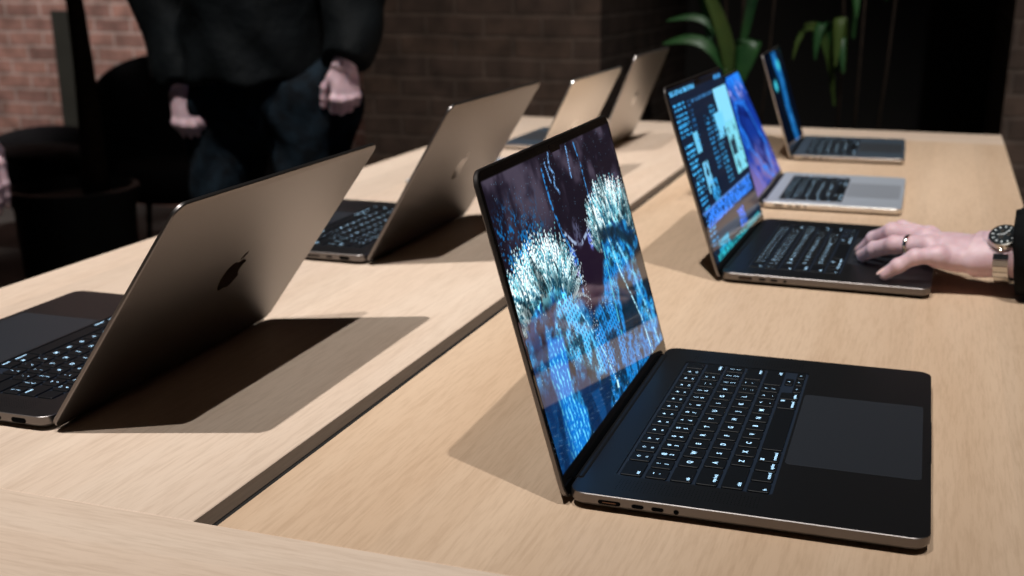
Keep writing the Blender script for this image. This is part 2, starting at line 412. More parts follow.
def paint_wall(kind, h=110, w=170):
    V, U = np.mgrid[0:1:h * 1j, 0:1:w * 1j]; asp = 1.547
    n = grid_noise(h, w, (4, 6), 31 + kind); n2 = grid_noise(h, w, (14, 20), 41 + kind)
    if kind == 0:      # blue and violet folds
        img = np.zeros((h, w, 3)) + np.array([20, 50, 135])
        img = over(img, [120, 105, 165], sm(.45 - V + .3 * (n - .5), 0, .35))
        img = over(img, [40, 130, 240], sm(V, .75, .98))
        for k, (r0, wd, cc) in enumerate(((.30, .05, [40, 130, 240]), (.42, .04, [20, 60, 170]), (.20, .05, [14, 26, 90]), (.52, .03, [70, 110, 230]))):
            r = np.hypot((U - .62) * asp * .75, (V - .45) * .8) + .30 * (n - .5) + .1 * (n2 - .5)
            img = over(img, cc, sm(wd - abs(r - r0), 0, wd) * .9)
        img = over(img, [210, 190, 240], sm(n2, .55, .75) * sm(V, .7, .85) * sm(.96 - V, 0, .08) * .8)
    else:              # dark with a blue swoosh
        img = np.zeros((h, w, 3)) + np.array([5, 12, 26])
        d = line_d(U, V, [(.50, .92), (.62, .7), (.55, .4), (.62, 0)], asp)
        img = over(img, [18, 88, 150], sm(.30 - d, 0, .2)); img = over(img, [40, 120, 190], sm(n2, .45, .7) * sm(.25 - d, 0, .2))
        for cx, cy in ((.62, .84), (.22, .66)):
            dd = np.hypot((U - cx) * asp / .2, (V - cy) / .09); img = over(img, [60, 185, 205], sm(1 - dd, 0, .6))
    return img

def display_mesh(img, W, H, name):
    h, w, _ = img.shape
    V, U = np.mgrid[0:1:h * 1j, 0:1:w * 1j]
    # local axes of the lid: X = up the screen, Y = along it, Z = away from the viewer
    co = np.stack([V * H, U * W, np.zeros_like(U)], -1).reshape(-1, 3)
    i = np.arange(h * w).reshape(h, w)
    q = np.stack([i[:-1, :-1], i[1:, :-1], i[1:, 1:], i[:-1, 1:]], -1).reshape(-1, 4)
    me = bpy.data.meshes.new(name)
    me.vertices.add(h * w); me.vertices.foreach_set('co', co.astype(np.float32).ravel())
    me.loops.add(q.size); me.loops.foreach_set('vertex_index', q.astype(np.int32).ravel())
    me.polygons.add(len(q)); me.polygons.foreach_set('loop_start', np.arange(0, q.size, 4, dtype=np.int32))
    me.update(calc_edges=True)
    at = me.color_attributes.new('picture', 'FLOAT_COLOR', 'POINT')
    lin = s2l(np.clip(img, 0, 255)); rgba = np.concatenate([lin, np.ones((h, w, 1))], -1)
    at.data.foreach_set('color', rgba.astype(np.float32).ravel())
    return me

def display_mat():
    m = mat('display_picture', (3, 3, 4), .05, spec=.5); N, L, b = nt(m)
    a = N.new('ShaderNodeAttribute'); a.attribute_name = 'picture'
    L.new(a.outputs['Color'], b.inputs['Emission Color']); b.inputs['Emission Strength'].default_value = 1.2
    return m
M['display'] = display_mat()

# ------------------------------------------------------------------ laptop
def key_rows():
    u = .01905
    R = []
    R.append(([('esc', 1.5)] + [('F%d' % i, 1) for i in range(1, 13)] + [('', 1)]))
    R.append([(a, 1) for a in '~` !1 @2 #3 $4 %5 ^6 &7 *8 (9 )0 _- +='.split()] + [('delete', 1.5)])
    R.append([('tab', 1.5)] + [(a, 1) for a in 'Q W E R T Y U I O P {[ }]'.split()] + [('|\\', 1)])
    R.append([('caps lock', 1.75)] + [(a, 1) for a in ['A', 'S', 'D', 'F', 'G', 'H', 'J', 'K', 'L', ':;', '"\'']] + [('return', 1.75)])
    R.append([('shift', 2.25)] + [(a, 1) for a in ['Z', 'X', 'C', 'V', 'B', 'N', 'M', '<,', '>.', '?/']] + [('shift', 2.25)])
    R.append([('fn', 1), ('control', 1), ('option', 1), ('command', 1.25), ('', 5), ('command', 1.25), ('option', 1), ('<', 1), ('^v', 1), ('>', 1)])
    return R

_txt = {}
def text_meshes(strings):
    objs = []
    for s in strings:
        cu = bpy.data.curves.new('t', 'FONT'); cu.body = s; cu.size = 1; cu.align_x = 'CENTER'; cu.align_y = 'CENTER'; cu.resolution_u = 2; cu.offset = .018
        o = bpy.data.objects.new('t', cu); C.objects.link(o); objs.append((s, o, cu))
    bpy.context.view_layer.update()
    dg = bpy.context.evaluated_depsgraph_get()
    for s, o, cu in objs:
        me = o.evaluated_get(dg).to_mesh()
        _txt[s] = ([tuple(v.co) for v in me.vertices], [tuple(p.vertices) for p in me.polygons])
        o.evaluated_get(dg).to_mesh_clear()
    for s, o, cu in objs: bpy.data.objects.remove(o); bpy.data.curves.remove(cu)

def apple_outline():
    """plain fruit silhouette with a bite and a leaf, height about 1"""
    right = [(0, .30), (.10, .345), (.20, .345), (.30, .30), (.37, .235)]
    bite = [(.31, .18), (.265, .09), (.262, 0), (.295, -.09), (.36, -.15), (.40, -.17)]
    low = [(.35, -.29), (.28, -.40), (.20, -.475), (.12, -.485), (.05, -.455), (0, -.445)]
    left = [(-.05, -.455), (-.12, -.485), (-.20, -.475), (-.29, -.39), (-.36, -.27), (-.405, -.12), (-.41, .03), (-.375, .17), (-.30, .28), (-.20, .34), (-.10, .345)]
    body = right + bite + low + left
    leaf = [(.0, .38), (.02, .46), (.08, .545), (.19, .60), (.185, .51), (.13, .425), (.06, .385)]
    return body, leaf

BASE = dict(W=.3557, D=.2481, T=.0135, L=.2451)
KEYS = None
def make_keys():
    """every keycap once: list of (mesh, location)"""
    global KEYS
    if KEYS: return KEYS
    rows = key_rows()
    want = set()
    for r in rows:
        for lab, w in r:
            if w > 1.2 or lab in ('fn', 'control', 'option'): want.add(lab)
            elif len(lab) == 2 and lab[0] != 'F' and lab != '^v': want.update(lab)
            elif lab and lab != '^v': want.add(lab)
    want.update(['☀', '▶', '^', 'v', '⌘']); want.discard('')
    text_meshes(sorted(want))
    KEYS = []
    v0 = (BASE['W'] - 14.5 * .01905) / 2; pit = .01870; u0 = .0272
    gap = .0013
    for ri, r in enumerate(rows):
        y = v0; x0 = u0 + ri * pit
        for lab, w in r:
            wd = w * .01905
            def put(xa, xb, ya, yb, texts):
                cx, cy = (xa + xb) / 2, (ya + yb) / 2
                mb = MB()
                hx, hy = (xb - xa) / 2 - gap, (yb - ya) / 2 - gap
                v, f = slab(-hx, hx, -hy, hy, .0016, [(0, -.0009), (0, .0002), (.0003, .0005)], 3)
                mb.add(v, f, 0)
                for s, tx, ty, sz in texts:
                    if s not in _txt: continue
                    tv, tf = _txt[s]
                    # text right -> +Y, text up -> -X
                    mb.add([(-(p[1] * sz) + tx, p[0] * sz + ty, .00058) for p in tv], tf, 1)
                KEYS.append((mb, (cx, cy)))
            xa, xb, ya, yb = x0, x0 + pit, y, y + wd
            hy = wd / 2
            if lab == '^v':
                put(xa, (xa + xb) / 2 + gap * .5, ya, yb, [('^', 0.0005, 0, .004)])
                put((xa + xb) / 2 - gap * .5, xb, ya, yb, [('v', -.0003, 0, .0036)])
            elif lab in ('<', '>'):
                put((xa + xb) / 2 - gap * .5, xb, ya, yb, [(lab, 0, 0, .0035)])
            elif w > 1.2 or lab in ('fn', 'control', 'option'):
                n = len(lab) * .0011
                side = -1 if y < .16 else 1
                t = [(lab, .0046, side * (hy - .0030 - n * 1.15), .0038)] if lab else []
                if lab == 'command': t.append(('⌘', -.0042, side * (hy - .004), .0042))
                put(xa, xb, ya, yb, t)
            elif not lab:
                put(xa, xb, ya, yb, [])
            elif ri == 0:
                put(xa, xb, ya, yb, [('☀' if lab in ('F1', 'F2') else '▶', -.002, 0, .0030), (lab, .0045, 0, .0026)] if lab.startswith('F') else [(lab, 0, 0, .006)])
            elif len(lab) == 2:
                put(xa, xb, ya, yb, [(lab[0], -.0031, 0, .0046), (lab[1], .0031, 0, .0046)])
            else:
                put(xa, xb, ya, yb, [(lab, 0, 0, .0058)])
            y += wd
    out = []
    for mb, loc in KEYS:
        o = mb.build('key', [M['key'], M['legend']]); me = o.data; bpy.data.objects.remove(o); out.append((me, loc))
    KEYS = out
    return KEYS

def make_laptop(label, tone, size, img_mesh, open_deg, group):
    W, D, T, L = BASE['W'], BASE['D'], BASE['T'], BASE['L']
    body = M[{'b': 'black_alu', 'g': 'grey_alu', 's': 'silver_alu'}[tone]]
    deck = M[{'b': 'black_deck', 'g': 'grey_deck', 's': 'silver_deck'}[tone]]
    pad = M[{'b': 'pad_b', 'g': 'pad_g', 's': 'pad_s'}[tone]]
    root = empty('laptop', label=label, cat='laptop', group=group)
    # --- base: body with a real recess for the keyboard
    mb = MB()
    r = .0125; n = 8
    rings = [(.0085, .0022), (.0050, .0027), (.0016, .0048), (0, .0072), (0, T - .0005), (.0005, T)]
    v, f = slab(0, D, 0, W, r, rings, n, caps=False)
    N = 4 * (n + 1)
    f.append(tuple(range(N - 1, -1, -1)))
    k = (len(rings) - 1) * N
    wx0, wx1, wy0, wy1 = .0258, .0272 + 6 * .0187 + .0012, (W - 14.5 * .01905) / 2 - .0012, (W + 14.5 * .01905) / 2 + .0012
    base_top = len(v)
    v += [(x, y, T) for x, y in rrect(wx0, wx1, wy0, wy1, .003, n)]
    v += [(x, y, T - .0014) for x, y in rrect(wx0, wx1, wy0, wy1, .003, n)]
    fm = [0] * len(f)
    for i in range(N):
        j = (i + 1) % N
        f.append((k + i, k + j, base_top + j, base_top + i)); fm.append(1)
        f.append((base_top + i, base_top + j, base_top + N + j, base_top + N + i)); fm.append(1)
    mb.v = [Vector(p) for p in v]; mb.f = [list(q) for q in f]; mb.m = fm
    base = mb.build('base', [body, deck], root, angle=28)
    # finger notch at the front edge
    v, f = slab(D - .0035, D + .0002, W / 2 - .045, W / 2 + .045, .0015, [(0, T - .0022), (0, T + .0001)], 4)
    nb = mesh_obj('finger_notch', v, f, deck, base)
    # speaker grilles: two perforated strips beside the keyboard
    for ya, yb in ((.012, wy0 - .006), (wy1 + .006, W - .012)):
        mb = MB()
        v, f = slab(.03, .135, ya, yb, .002, [(0, T - .0003), (0, T + .00004)], 3); mb.add(v, f, 0)
        nx, ny = 40, 7
        for i in range(nx):
            for j in range(ny):
                cx = .032 + (.101) * i / (nx - 1); cy = ya + .002 + (yb - ya - .004) * j / (ny - 1); s = .00045
                mb.add([(cx - s, cy, T + .00007), (cx, cy - s, T + .00007), (cx + s, cy, T + .00007), (cx, cy + s, T + .00007)], [(0, 1, 2, 3)], 1)
        mb.build('speaker_grille', [deck, M['port']], base)
    for fx, fy in ((.02, .03), (.02, W - .03), (D - .02, .03), (D - .02, W - .03)):
        v, f = lathe([(.007, 0), (.008, .0006), (.008, .0024)], 20, fx, fy); mesh_obj('rubber_foot', v, f, M['rubber'], base)
    # ports
    def port(name, xc, side, w, h, m=None):
        v, f = slab(xc - w / 2, xc + w / 2, .0083 - h / 2, .0083 + h / 2, h / 2.05, [(0, 0), (.0001, .00015)], 5)
        y = -.00013 if side == 0 else W + .00013
        vv = [(a, (y + c) if side == 0 else (y - c), b) for a, b, c in v]
        mm = MB(); mm.add(vv, f, 0)
        if m:
            v, f = slab(xc - w * .3, xc + w * .3, .0083 - h * .12, .0083 + h * .12, h * .1, [(0, 0), (.0001, .0001)], 3)
            mm.add([(a, (y - .00012 + c) if side == 0 else (y + .00012 - c), b) for a, b, c in v], f, 1)
        mm.build(name, [M['port'], M['port_metal']], base)
    port('charging_port', .031, 0, .0165, .0034, True)
    port('cable_port', .0517, 0, .0088, .0030); port('cable_port', .0660, 0, .0088, .0030); port('headphone_port', .0793, 0, .0038, .0037)
    port('video_port', .0295, 1, .0150, .0046); port('cable_port', .0520, 1, .0088, .0030); port('card_slot', .078, 1, .0245, .0024)
    # hinge bar
    mb = MB()
    v, f = tube([(.0022, .026, .0098), (.0022, W - .026, .0098)], [.0046, .0046], 14); mb.add(v, f, 0)
    mb.build('hinge', M['hinge'], root, angle=40)
    # keyboard
    v, f = slab(wx0 + .0001, wx1 - .0001, wy0 + .0001, wy1 - .0001, .0029, [(0, T - .0022), (0, T - .00135)], 4)
    kb = mesh_obj('keyboard', v, f, M['well'], root)
    for me, (cx, cy) in make_keys():
        o = bpy.data.objects.new('key', me); C.objects.link(o); o.parent = kb; o.location = (cx, cy, T - .0003)
    # trackpad
    v, f = slab(.1425, .2415, W / 2 - .080, W / 2 + .080, .004, [(0, T - .001), (0, T + .00006), (.0002, T + .00012)], 5)
    mesh_obj('trackpad', v, f, pad, root)
    # --- lid, built flat then turned on its hinge
    hb = bpy.data.objects.new('lid', None)
    v, f = slab(0, L, 0, W, .0125, [(.0006, -.0020), (0, -.0016), (0, .0006), (.0006, .0016), (.0022, .0020)], 8)
    lid = mesh_obj('lid', v, f, body, root, angle=28)
    v, f = slab(.0012, L - .0012, .0012, W - .0012, .0115, [(0, -.0020), (.0002, -.0023)], 8)
    f = [tuple(reversed(q)) for q in f]
    mesh_obj('screen_bezel', v, f, M['glass'], lid)
    dsp = bpy.data.objects.new('display', img_mesh); C.objects.link(dsp); dsp.parent = lid; dsp.location = (.0168, (W - .3456) / 2, -.00242)
    v, f = slab(L - .0112, L - .0047, W / 2 - .0135, W / 2 + .0135, .0018, [(0, -.0023), (.0001, -.0027)], 4)
    mesh_obj('camera_notch', v, [tuple(reversed(q)) for q in f], M['glass'], lid)
    ab, al = apple_outline(); mm = MB(); S = .042
    for ol in (ab, al):
        pts = [(L / 2 + y * S, W / 2 - x * S) for x, y in ol]; n_ = len(pts)
        vv = [(a, b, .0018) for a, b in pts] + [(a, b, .00207) for a, b in pts]
        ff = [tuple(range(n_, 2 * n_))] + [(i, (i + 1) % n_, n_ + (i + 1) % n_, n_ + i) for i in range(n_)]
        mm.add(vv, ff, 0)
    lg = mm.build('lid_logo', M['logo_b' if tone == 'b' else 'logo_s'], lid)
    bm = bmesh.new(); bm.from_mesh(lg.data); bmesh.ops.recalc_face_normals(bm, faces=bm.faces); bmesh.ops.triangulate(bm, faces=[q for q in bm.faces if len(q.verts) > 4]); bm.to_mesh(lg.data); bm.free()
    lid.location = (-.002, 0, .004); lid.rotation_euler = (0, -open_deg, 0)
    root.scale = (size, size, size)
    return root

def place(root, x, y, th, mirrored, size):
    W = BASE['W'] * size
    if not mirrored: root.location = (x, y, TZ); root.rotation_euler = (0, 0, th)
    else: root.location = (x - math.sin(th) * W, y + math.cos(th) * W, TZ); root.rotation_euler = (0, 0, PI + th)

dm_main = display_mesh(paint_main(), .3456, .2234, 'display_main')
dm_app = display_mesh(paint_app(), .3456, .2234, 'display_app')
dm_w0 = display_mesh(paint_wall(0), .3456, .2234, 'display_blue')
dm_w1 = display_mesh(paint_wall(1), .3456, .2234, 'display_dark')
for d_ in (dm_main, dm_app, dm_w0, dm_w1): d_.materials.append(M['display'])

G1, G2 = 'laptops along the right half of the table', 'laptops along the left half of the table'
LAPS = [
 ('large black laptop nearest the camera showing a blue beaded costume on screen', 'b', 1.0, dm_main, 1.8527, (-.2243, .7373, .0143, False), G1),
 ('black laptop with dark app windows on screen and a hand on its trackpad', 'b', 1.0, dm_app, 1.901, (-.2346, 1.4133, -.0151, False), G1),
 ('silver laptop with a blue and violet picture, behind the one being touched', 's', .88, dm_w0, 1.9097 + .128, (-.2558, 1.9097, .0133, False), G1),
 ('grey laptop with dark deck at the far right end of the table', 'g', .89, dm_w1, 1.898, (-.2723, 2.4429, .0284, False), G1),
 ('black laptop seen from behind, nearest on the left half of the table', 'b', 1.0, dm_w0, 2.1988, (-.6777, .7318, .0199, True), G2),
 ('black laptop seen from behind, second from the front on the left half', 'b', .995, dm_w0, 2.1121, (-.6927, 1.3482, .0043, True), G2),
 ('pale silver laptop seen from behind between two darker lids', 's', .885, dm_w0, 2.0286, (-.6726, 1.8997, -.0034, True), G2),
 ('grey laptop seen from behind at the far left end of the table', 'g', .885, dm_w1, 1.95, (-.676, 2.40, 0, True), G2)]
for lab, tone, size, dm, ang, (x, y, th, mir), grp in LAPS:
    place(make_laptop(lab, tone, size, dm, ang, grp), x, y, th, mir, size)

# ------------------------------------------------------------------ table
X0, X1, XG0, XG1, Y0, YN, YF, Y1 = -1.0636, .1502, -.4671, -.4476, .40, .6304, 2.838, 3.0012
TT = .045
tb = empty('display_table', ((X0 + X1) / 2, (Y0 + Y1) / 2, 0), 0, 'long pale oak display table with a dark slot down its middle', 'table')
def tpart(name, x0, x1, y0, y1, z0, z1, m, b=.0012):
    v, f = box(x0, x1, y0, y1, z0, z1, b)
    o = mesh_obj(name, v, f, m, tb, angle=30)
    o.matrix_parent_inverse = Matrix.Translation(-Vector(tb.location)); return o
tpart('table_board', X0, XG0, YN, YF, TZ - TT, TZ, M['wood_y'], .0007)
tpart('table_board', XG1, X1, YN, YF, TZ - TT, TZ, M['wood_y2'], .0007)
tpart('end_board', X0, X1, Y0, YN - .0002, TZ - TT, TZ, M['wood_x'], .0007)
tpart('end_board', X0, X1, YF + .0002, Y1, TZ - TT, TZ, M['wood_x'], .0015)
tpart('slot_shade_strip', XG0 + .0001, XG1 - .0001, YN + .0001, YF - .0001, TZ - TT + .001, TZ - .0128, M['slot_shade'], .0002)  # raised black floor draws the shadow line along the slot
tpart('apron', X0 + .06, X1 - .06, Y0 + .08, Y1 - .08, TZ - TT - .09, TZ - TT - .0002, M['wood_y'], .002)
for lx in (X0 + .06, X1 - .13):
    for ly in (Y0 + .08, Y1 - .15): tpart('leg', lx, lx + .07, ly, ly + .07, 0, TZ - TT - .0902, M['wood_y2'], .003)

# ------------------------------------------------------------------ room
M['brick_lit'] = brick('brick_lit_tone', (146, 110, 98), (120, 90, 82), (158, 140, 132))  # paler copy of the brick, brightness of the lit wall in its colour
M['brick_shaded'] = brick('brick_shaded_tone', (94, 76, 64), (78, 64, 56), (100, 86, 76))  # darker copy of the same brick, shade put into its colour
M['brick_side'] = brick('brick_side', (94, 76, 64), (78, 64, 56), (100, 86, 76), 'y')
M['floor'] = noisy('floor_concrete', (40, 38, 36), (56, 53, 50), 3, .7, .2, 30)
M['plaster'] = noisy('dark_plaster', (26, 25, 24), (32, 30, 29), 4, .9)
M['steel'] = noisy('shadow_strip_tone', (22, 22, 14), (28, 28, 20), 8, .8)  # near-black tone of the shadow strip on the brick, not steel
def struct(name, x0, x1, y0, y1, z0, z1, m):
    v, f = box(x0, x1, y0, y1, z0, z1); return tag(mesh_obj(name, v, f, m), kind='structure')
CH = 8.4
struct('floor', -6.2, 3.2, -3.2, 6.6, -.1, 0, M['floor'])
struct('ceiling', -6.2, 3.2, -3.2, 6.6, CH, CH + .1, M['plaster'])
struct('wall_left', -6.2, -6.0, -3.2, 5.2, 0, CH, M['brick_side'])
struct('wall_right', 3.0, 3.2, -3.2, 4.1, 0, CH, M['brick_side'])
struct('wall_front', -6.2, 3.2, -3.4, -3.2, 0, CH, M['plaster'])
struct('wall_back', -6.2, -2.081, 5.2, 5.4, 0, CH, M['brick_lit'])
struct('wall_pier', -2.08, -1.145, 4.1, 5.8, 0, CH, M['brick_shaded'])
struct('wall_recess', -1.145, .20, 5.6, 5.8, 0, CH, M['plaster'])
struct('wall_back_right', .20, 3.2, 4.1, 5.8, 0, CH, M['brick_shaded'])
struct('shadow_strip_1', -4.40, -4.21, 5.15, 5.19, 0, 1.0, M['steel'])  # dark strip standing in for the trunk's shadow on the wall

# ------------------------------------------------------------------ soft shapes: signed distance fields turned into one surface
def cap(P, a, b, ra, rb):
    a = np.array(a, float); b = np.array(b, float); ab = b - a
    t = np.clip(((P - a) @ ab) / (ab @ ab + 1e-12), 0, 1)
    return np.linalg.norm(P - a - t[..., None] * ab, axis=-1) - (ra + (rb - ra) * t)
def ell(P, c, r, R=None):
    q = P - np.array(c, float)
    if R is not None: q = q @ R
    r = np.array(r, float); k0 = np.linalg.norm(q / r, axis=-1); k1 = np.linalg.norm(q / (r * r), axis=-1)
    return k0 * (k0 - 1) / np.maximum(k1, 1e-9)
def smin(a, b, k):
    h = np.clip(.5 + .5 * (b - a) / k, 0, 1); return b * (1 - h) + a * h - k * h * (1 - h)

def surface(fn, lo, hi, h):
    lo = np.array(lo, float); hi = np.array(hi, float)
    n = np.ceil((hi - lo) / h).astype(int) + 1
    xs = [lo[i] + h * np.arange(n[i]) for i in range(3)]
    G = np.stack(np.meshgrid(*xs, indexing='ij'), -1)
    F = fn(G)
    s = F < 0
    cs = np.zeros(n - 1, bool); allin = np.ones(n - 1, bool)
    sl = [slice(0, -1), slice(1, None)]
    for a in (0, 1):
        for b in (0, 1):
            for c in (0, 1):
                q = s[sl[a], sl[b], sl[c]]; cs |= q; allin &= q
    act = cs & ~allin
    idx = -np.ones(act.shape, int); ii = np.argwhere(act); idx[act] = np.arange(len(ii))
    acc = np.zeros((len(ii), 3)); cnt = np.zeros(len(ii))
    cor = [(0, 0, 0), (1, 0, 0), (0, 1, 0), (1, 1, 0), (0, 0, 1), (1, 0, 1), (0, 1, 1), (1, 1, 1)]
    for e0 in cor:
        for ax in range(3):
            if e0[ax]: continue
            e1 = list(e0); e1[ax] = 1
            f0 = F[ii[:, 0] + e0[0], ii[:, 1] + e0[1], ii[:, 2] + e0[2]]; f1 = F[ii[:, 0] + e1[0], ii[:, 1] + e1[1], ii[:, 2] + e1[2]]
            cr = (f0 < 0) != (f1 < 0); t = np.where(cr, f0 / np.where(cr, f0 - f1, 1), 0)
            p = ii + np.array(e0) + t[:, None] * (np.array(e1) - np.array(e0))
            acc += np.where(cr[:, None], p, 0); cnt += cr
    V = lo + h * acc / cnt[:, None]
    faces = []
    for ax in range(3):
        o = [a for a in range(3) if a != ax]
        A = [slice(None)] * 3; B = [slice(None)] * 3; A[ax] = slice(0, -1); B[ax] = slice(1, None)
        s0 = s[tuple(A)]; s1 = s[tuple(B)]
        e = np.argwhere(s0 != s1)
        if not len(e): continue
        ok = (e[:, o[0]] > 0) & (e[:, o[1]] > 0) & (e[:, o[0]] < n[o[0]] - 1) & (e[:, o[1]] < n[o[1]] - 1)
        e = e[ok]; fl = s0[tuple(e.T)]
        def at(da, db):
            q = e.copy(); q[:, o[0]] += da; q[:, o[1]] += db; return idx[tuple(q.T)]
        q = np.stack([at(-1, -1), at(0, -1), at(0, 0), at(-1, 0)], -1)
        flip = fl if ax != 1 else ~fl
        q = np.where(flip[:, None], q, q[:, ::-1])
        faces.append(q)
    return V, np.concatenate(faces)

def norm(v): v = np.array(v, float); return v / np.linalg.norm(v)

FR = {'p': (.0106, .0094, .0085, .0074), 'r': (.0120, .0108, .0097, .0084), 'm': (.0124, .0110, .0098, .0085), 'i': (.0120, .0108, .0096, .0085), 't': (.0140, .0118, .0105, .0090)}
def hand_surface(J, wrist, fore, palm_up, h=.0014, wr=(.030, .021), fr=.034):
    """J: joints of the fingers p r m i t, knuckle to tip; wrist and forearm end points; palm_up: dorsal direction"""
    W_ = np.array(wrist, float); up = norm(palm_up)
    pts = np.array([p for v in J.values() for p in v] + [wrist, fore]); lo = pts.min(0) - .045; hi = pts.max(0) + .045
    mid = np.mean([J[k][0] for k in 'prmi'], axis=0)
    ax = norm(mid - W_); side = norm(np.cross(up, ax)); up2 = np.cross(ax, side)
    R = np.stack([ax, side, up2], 1)
    def fn(P):
        d = None
        for k in 'prmi':
            c = np.array(J[k][0], float)
            a = W_ + (c - W_) * .18
            q = cap(P, a, c - up2 * .004, .0150, .0120)
            d = q if d is None else smin(d, q, .012)
        d = smin(d, ell(P, (W_ + mid) / 2 - up2 * .005, (np.linalg.norm(mid - W_) * .58, .038, .0185), R), .010)
        # ball of the thumb
        t0 = np.array(J['t'][0], float)
        d = smin(d, cap(P, W_ + (t0 - W_) * .15, t0, .016, .0145), .012)
        # wrist and forearm (flattened)
        F_ = np.array(fore, float); a2 = norm(F_ - W_); s2 = norm(np.cross(up, a2)); u2 = np.cross(a2, s2)
        q = P - W_; x = q @ a2; yy = q @ s2; zz = q @ u2; Ln = np.linalg.norm(F_ - W_)
        t = np.clip(x / Ln, 0, 1); ra = wr[0] + (fr * 1.05 - wr[0]) * t; rb = wr[1] + (fr * .85 - wr[1]) * t
        dd = (np.sqrt((yy / ra) ** 2 + (zz / rb) ** 2) - 1) * rb
        dd = np.maximum(dd, np.maximum(-x - .012, x - Ln))
        d = smin(d, dd, .016)
        for k in 'prmit':
            v = J[k]; r = FR[k]; dk = None
            for i in range(len(v) - 1):
                q = cap(P, v[i], v[i + 1], r[i], r[i + 1]); dk = q if dk is None else smin(dk, q, .0035)
            for i in range(1, len(v) - 1):      # knuckle swelling
                dk = smin(dk, np.linalg.norm(P - np.array(v[i]), axis=-1) - r[i] * 1.0, .003)
            d = smin(d, dk, .006) if k != 't' else smin(d, dk, .009)
        for k in 'prmi':
            d = smin(d, np.linalg.norm(P - (np.array(J[k][0]) + up2 * .001), axis=-1) - FR[k][0] * 1.0, .006)
        return d
    return surface(fn, lo, hi, h)

def nails(J, up, size=1.0):
    """a nail plate on the last bone of each finger: (verts, faces)"""
    vs = []; fs = []
    for k, v in J.items():
        a, b = np.array(v[-2], float), np.array(v[-1], float); ax = norm(b - a)
        u = norm(np.array(up, float) - ax * (np.array(up, float) @ ax)); s = np.cross(ax, u); r = FR[k][3] * size
        c = b + ax * r * .1
        n0 = len(vs); nu, nv = 7, 7
        for i in range(nu):
            for j in range(nv):
                x = -1 + 2 * i / (nu - 1); y = -1 + 2 * j / (nv - 1)
                w = .72 * (1 - .22 * max(0, x) ** 3 - .25 * max(0, -x) ** 3)
                an = y * w * 1.0
                vs.append(c + ax * (x * r * .85) + s * math.sin(an) * r * 1.02 + u * (math.cos(an) * r * 1.04 - .12 * r * max(0, x) ** 2))
        for i in range(nu - 1):
            for j in range(nv - 1):
                fs.append((n0 + i * nv + j, n0 + (i + 1) * nv + j, n0 + (i + 1) * nv + j + 1, n0 + i * nv + j + 1))
    return vs, fs

M['skin'] = noisy('skin_light', (200, 166, 172), (212, 182, 188), 60, .5, .25, 420, dist=.0006)
M['skin'].node_tree.nodes['Principled BSDF'].inputs['Subsurface Weight'].default_value = .15
M['skin'].node_tree.nodes['Principled BSDF'].inputs['Subsurface Scale'].default_value = .006
M['nail'] = mat('fingernail', (236, 196, 186), .25)
M['jacket'] = noisy('black_jacket', (3, 5, 6), (8, 12, 14), 9, .75, .9, 14, dist=.012)
M['denim'] = noisy('dark_denim', (10, 14, 18), (20, 31, 39), 30, .9, .6, 12, dist=.01)
M['black_cloth'] = noisy('black_cloth', (13, 14, 15), (20, 22, 23), 20, .9, .8, 26, dist=.008)
M['dark_trousers'] = noisy('charcoal_trousers', (24, 24, 28), (32, 32, 36), 20, .9, .4, 15, dist=.006)
M['shoe'] = mat('shoe_leather', (22, 20, 18), .4)
M['hair'] = noisy('brown_hair', (40, 28, 20), (62, 44, 32), 40, .7, .8, 90, dist=.004)
M['eye_white'] = mat('eye_white', (225, 220, 215), .2); M['iris'] = mat('eye_iris', (50, 36, 26), .2)
M['gold'] = mat('ring_metal', (225, 215, 195), .15, 1)
M['steel_w'] = mat('watch_steel', (190, 186, 178), .22, 1)
M['dial'] = noisy('watch_dial', (16, 24, 28), (26, 36, 40), 50, .3)
M['white'] = mat('watch_marks', (220, 225, 225), .4)

def world_obj(name, V, F, mats, root, fm=None, smooth=True):
    """mesh given in world coordinates, stored relative to its root"""
    Mi = root.matrix_world.inverted() if False else (Matrix.Translation(root.location) @ Matrix.Rotation(root.rotation_euler.z, 4, 'Z')).inverted()
    A = np.array(Mi); V = np.asarray(V, float); V = V @ A[:3, :3].T + A[:3, 3]
    return mesh_obj(name, V, F, mats, root, smooth, fm)

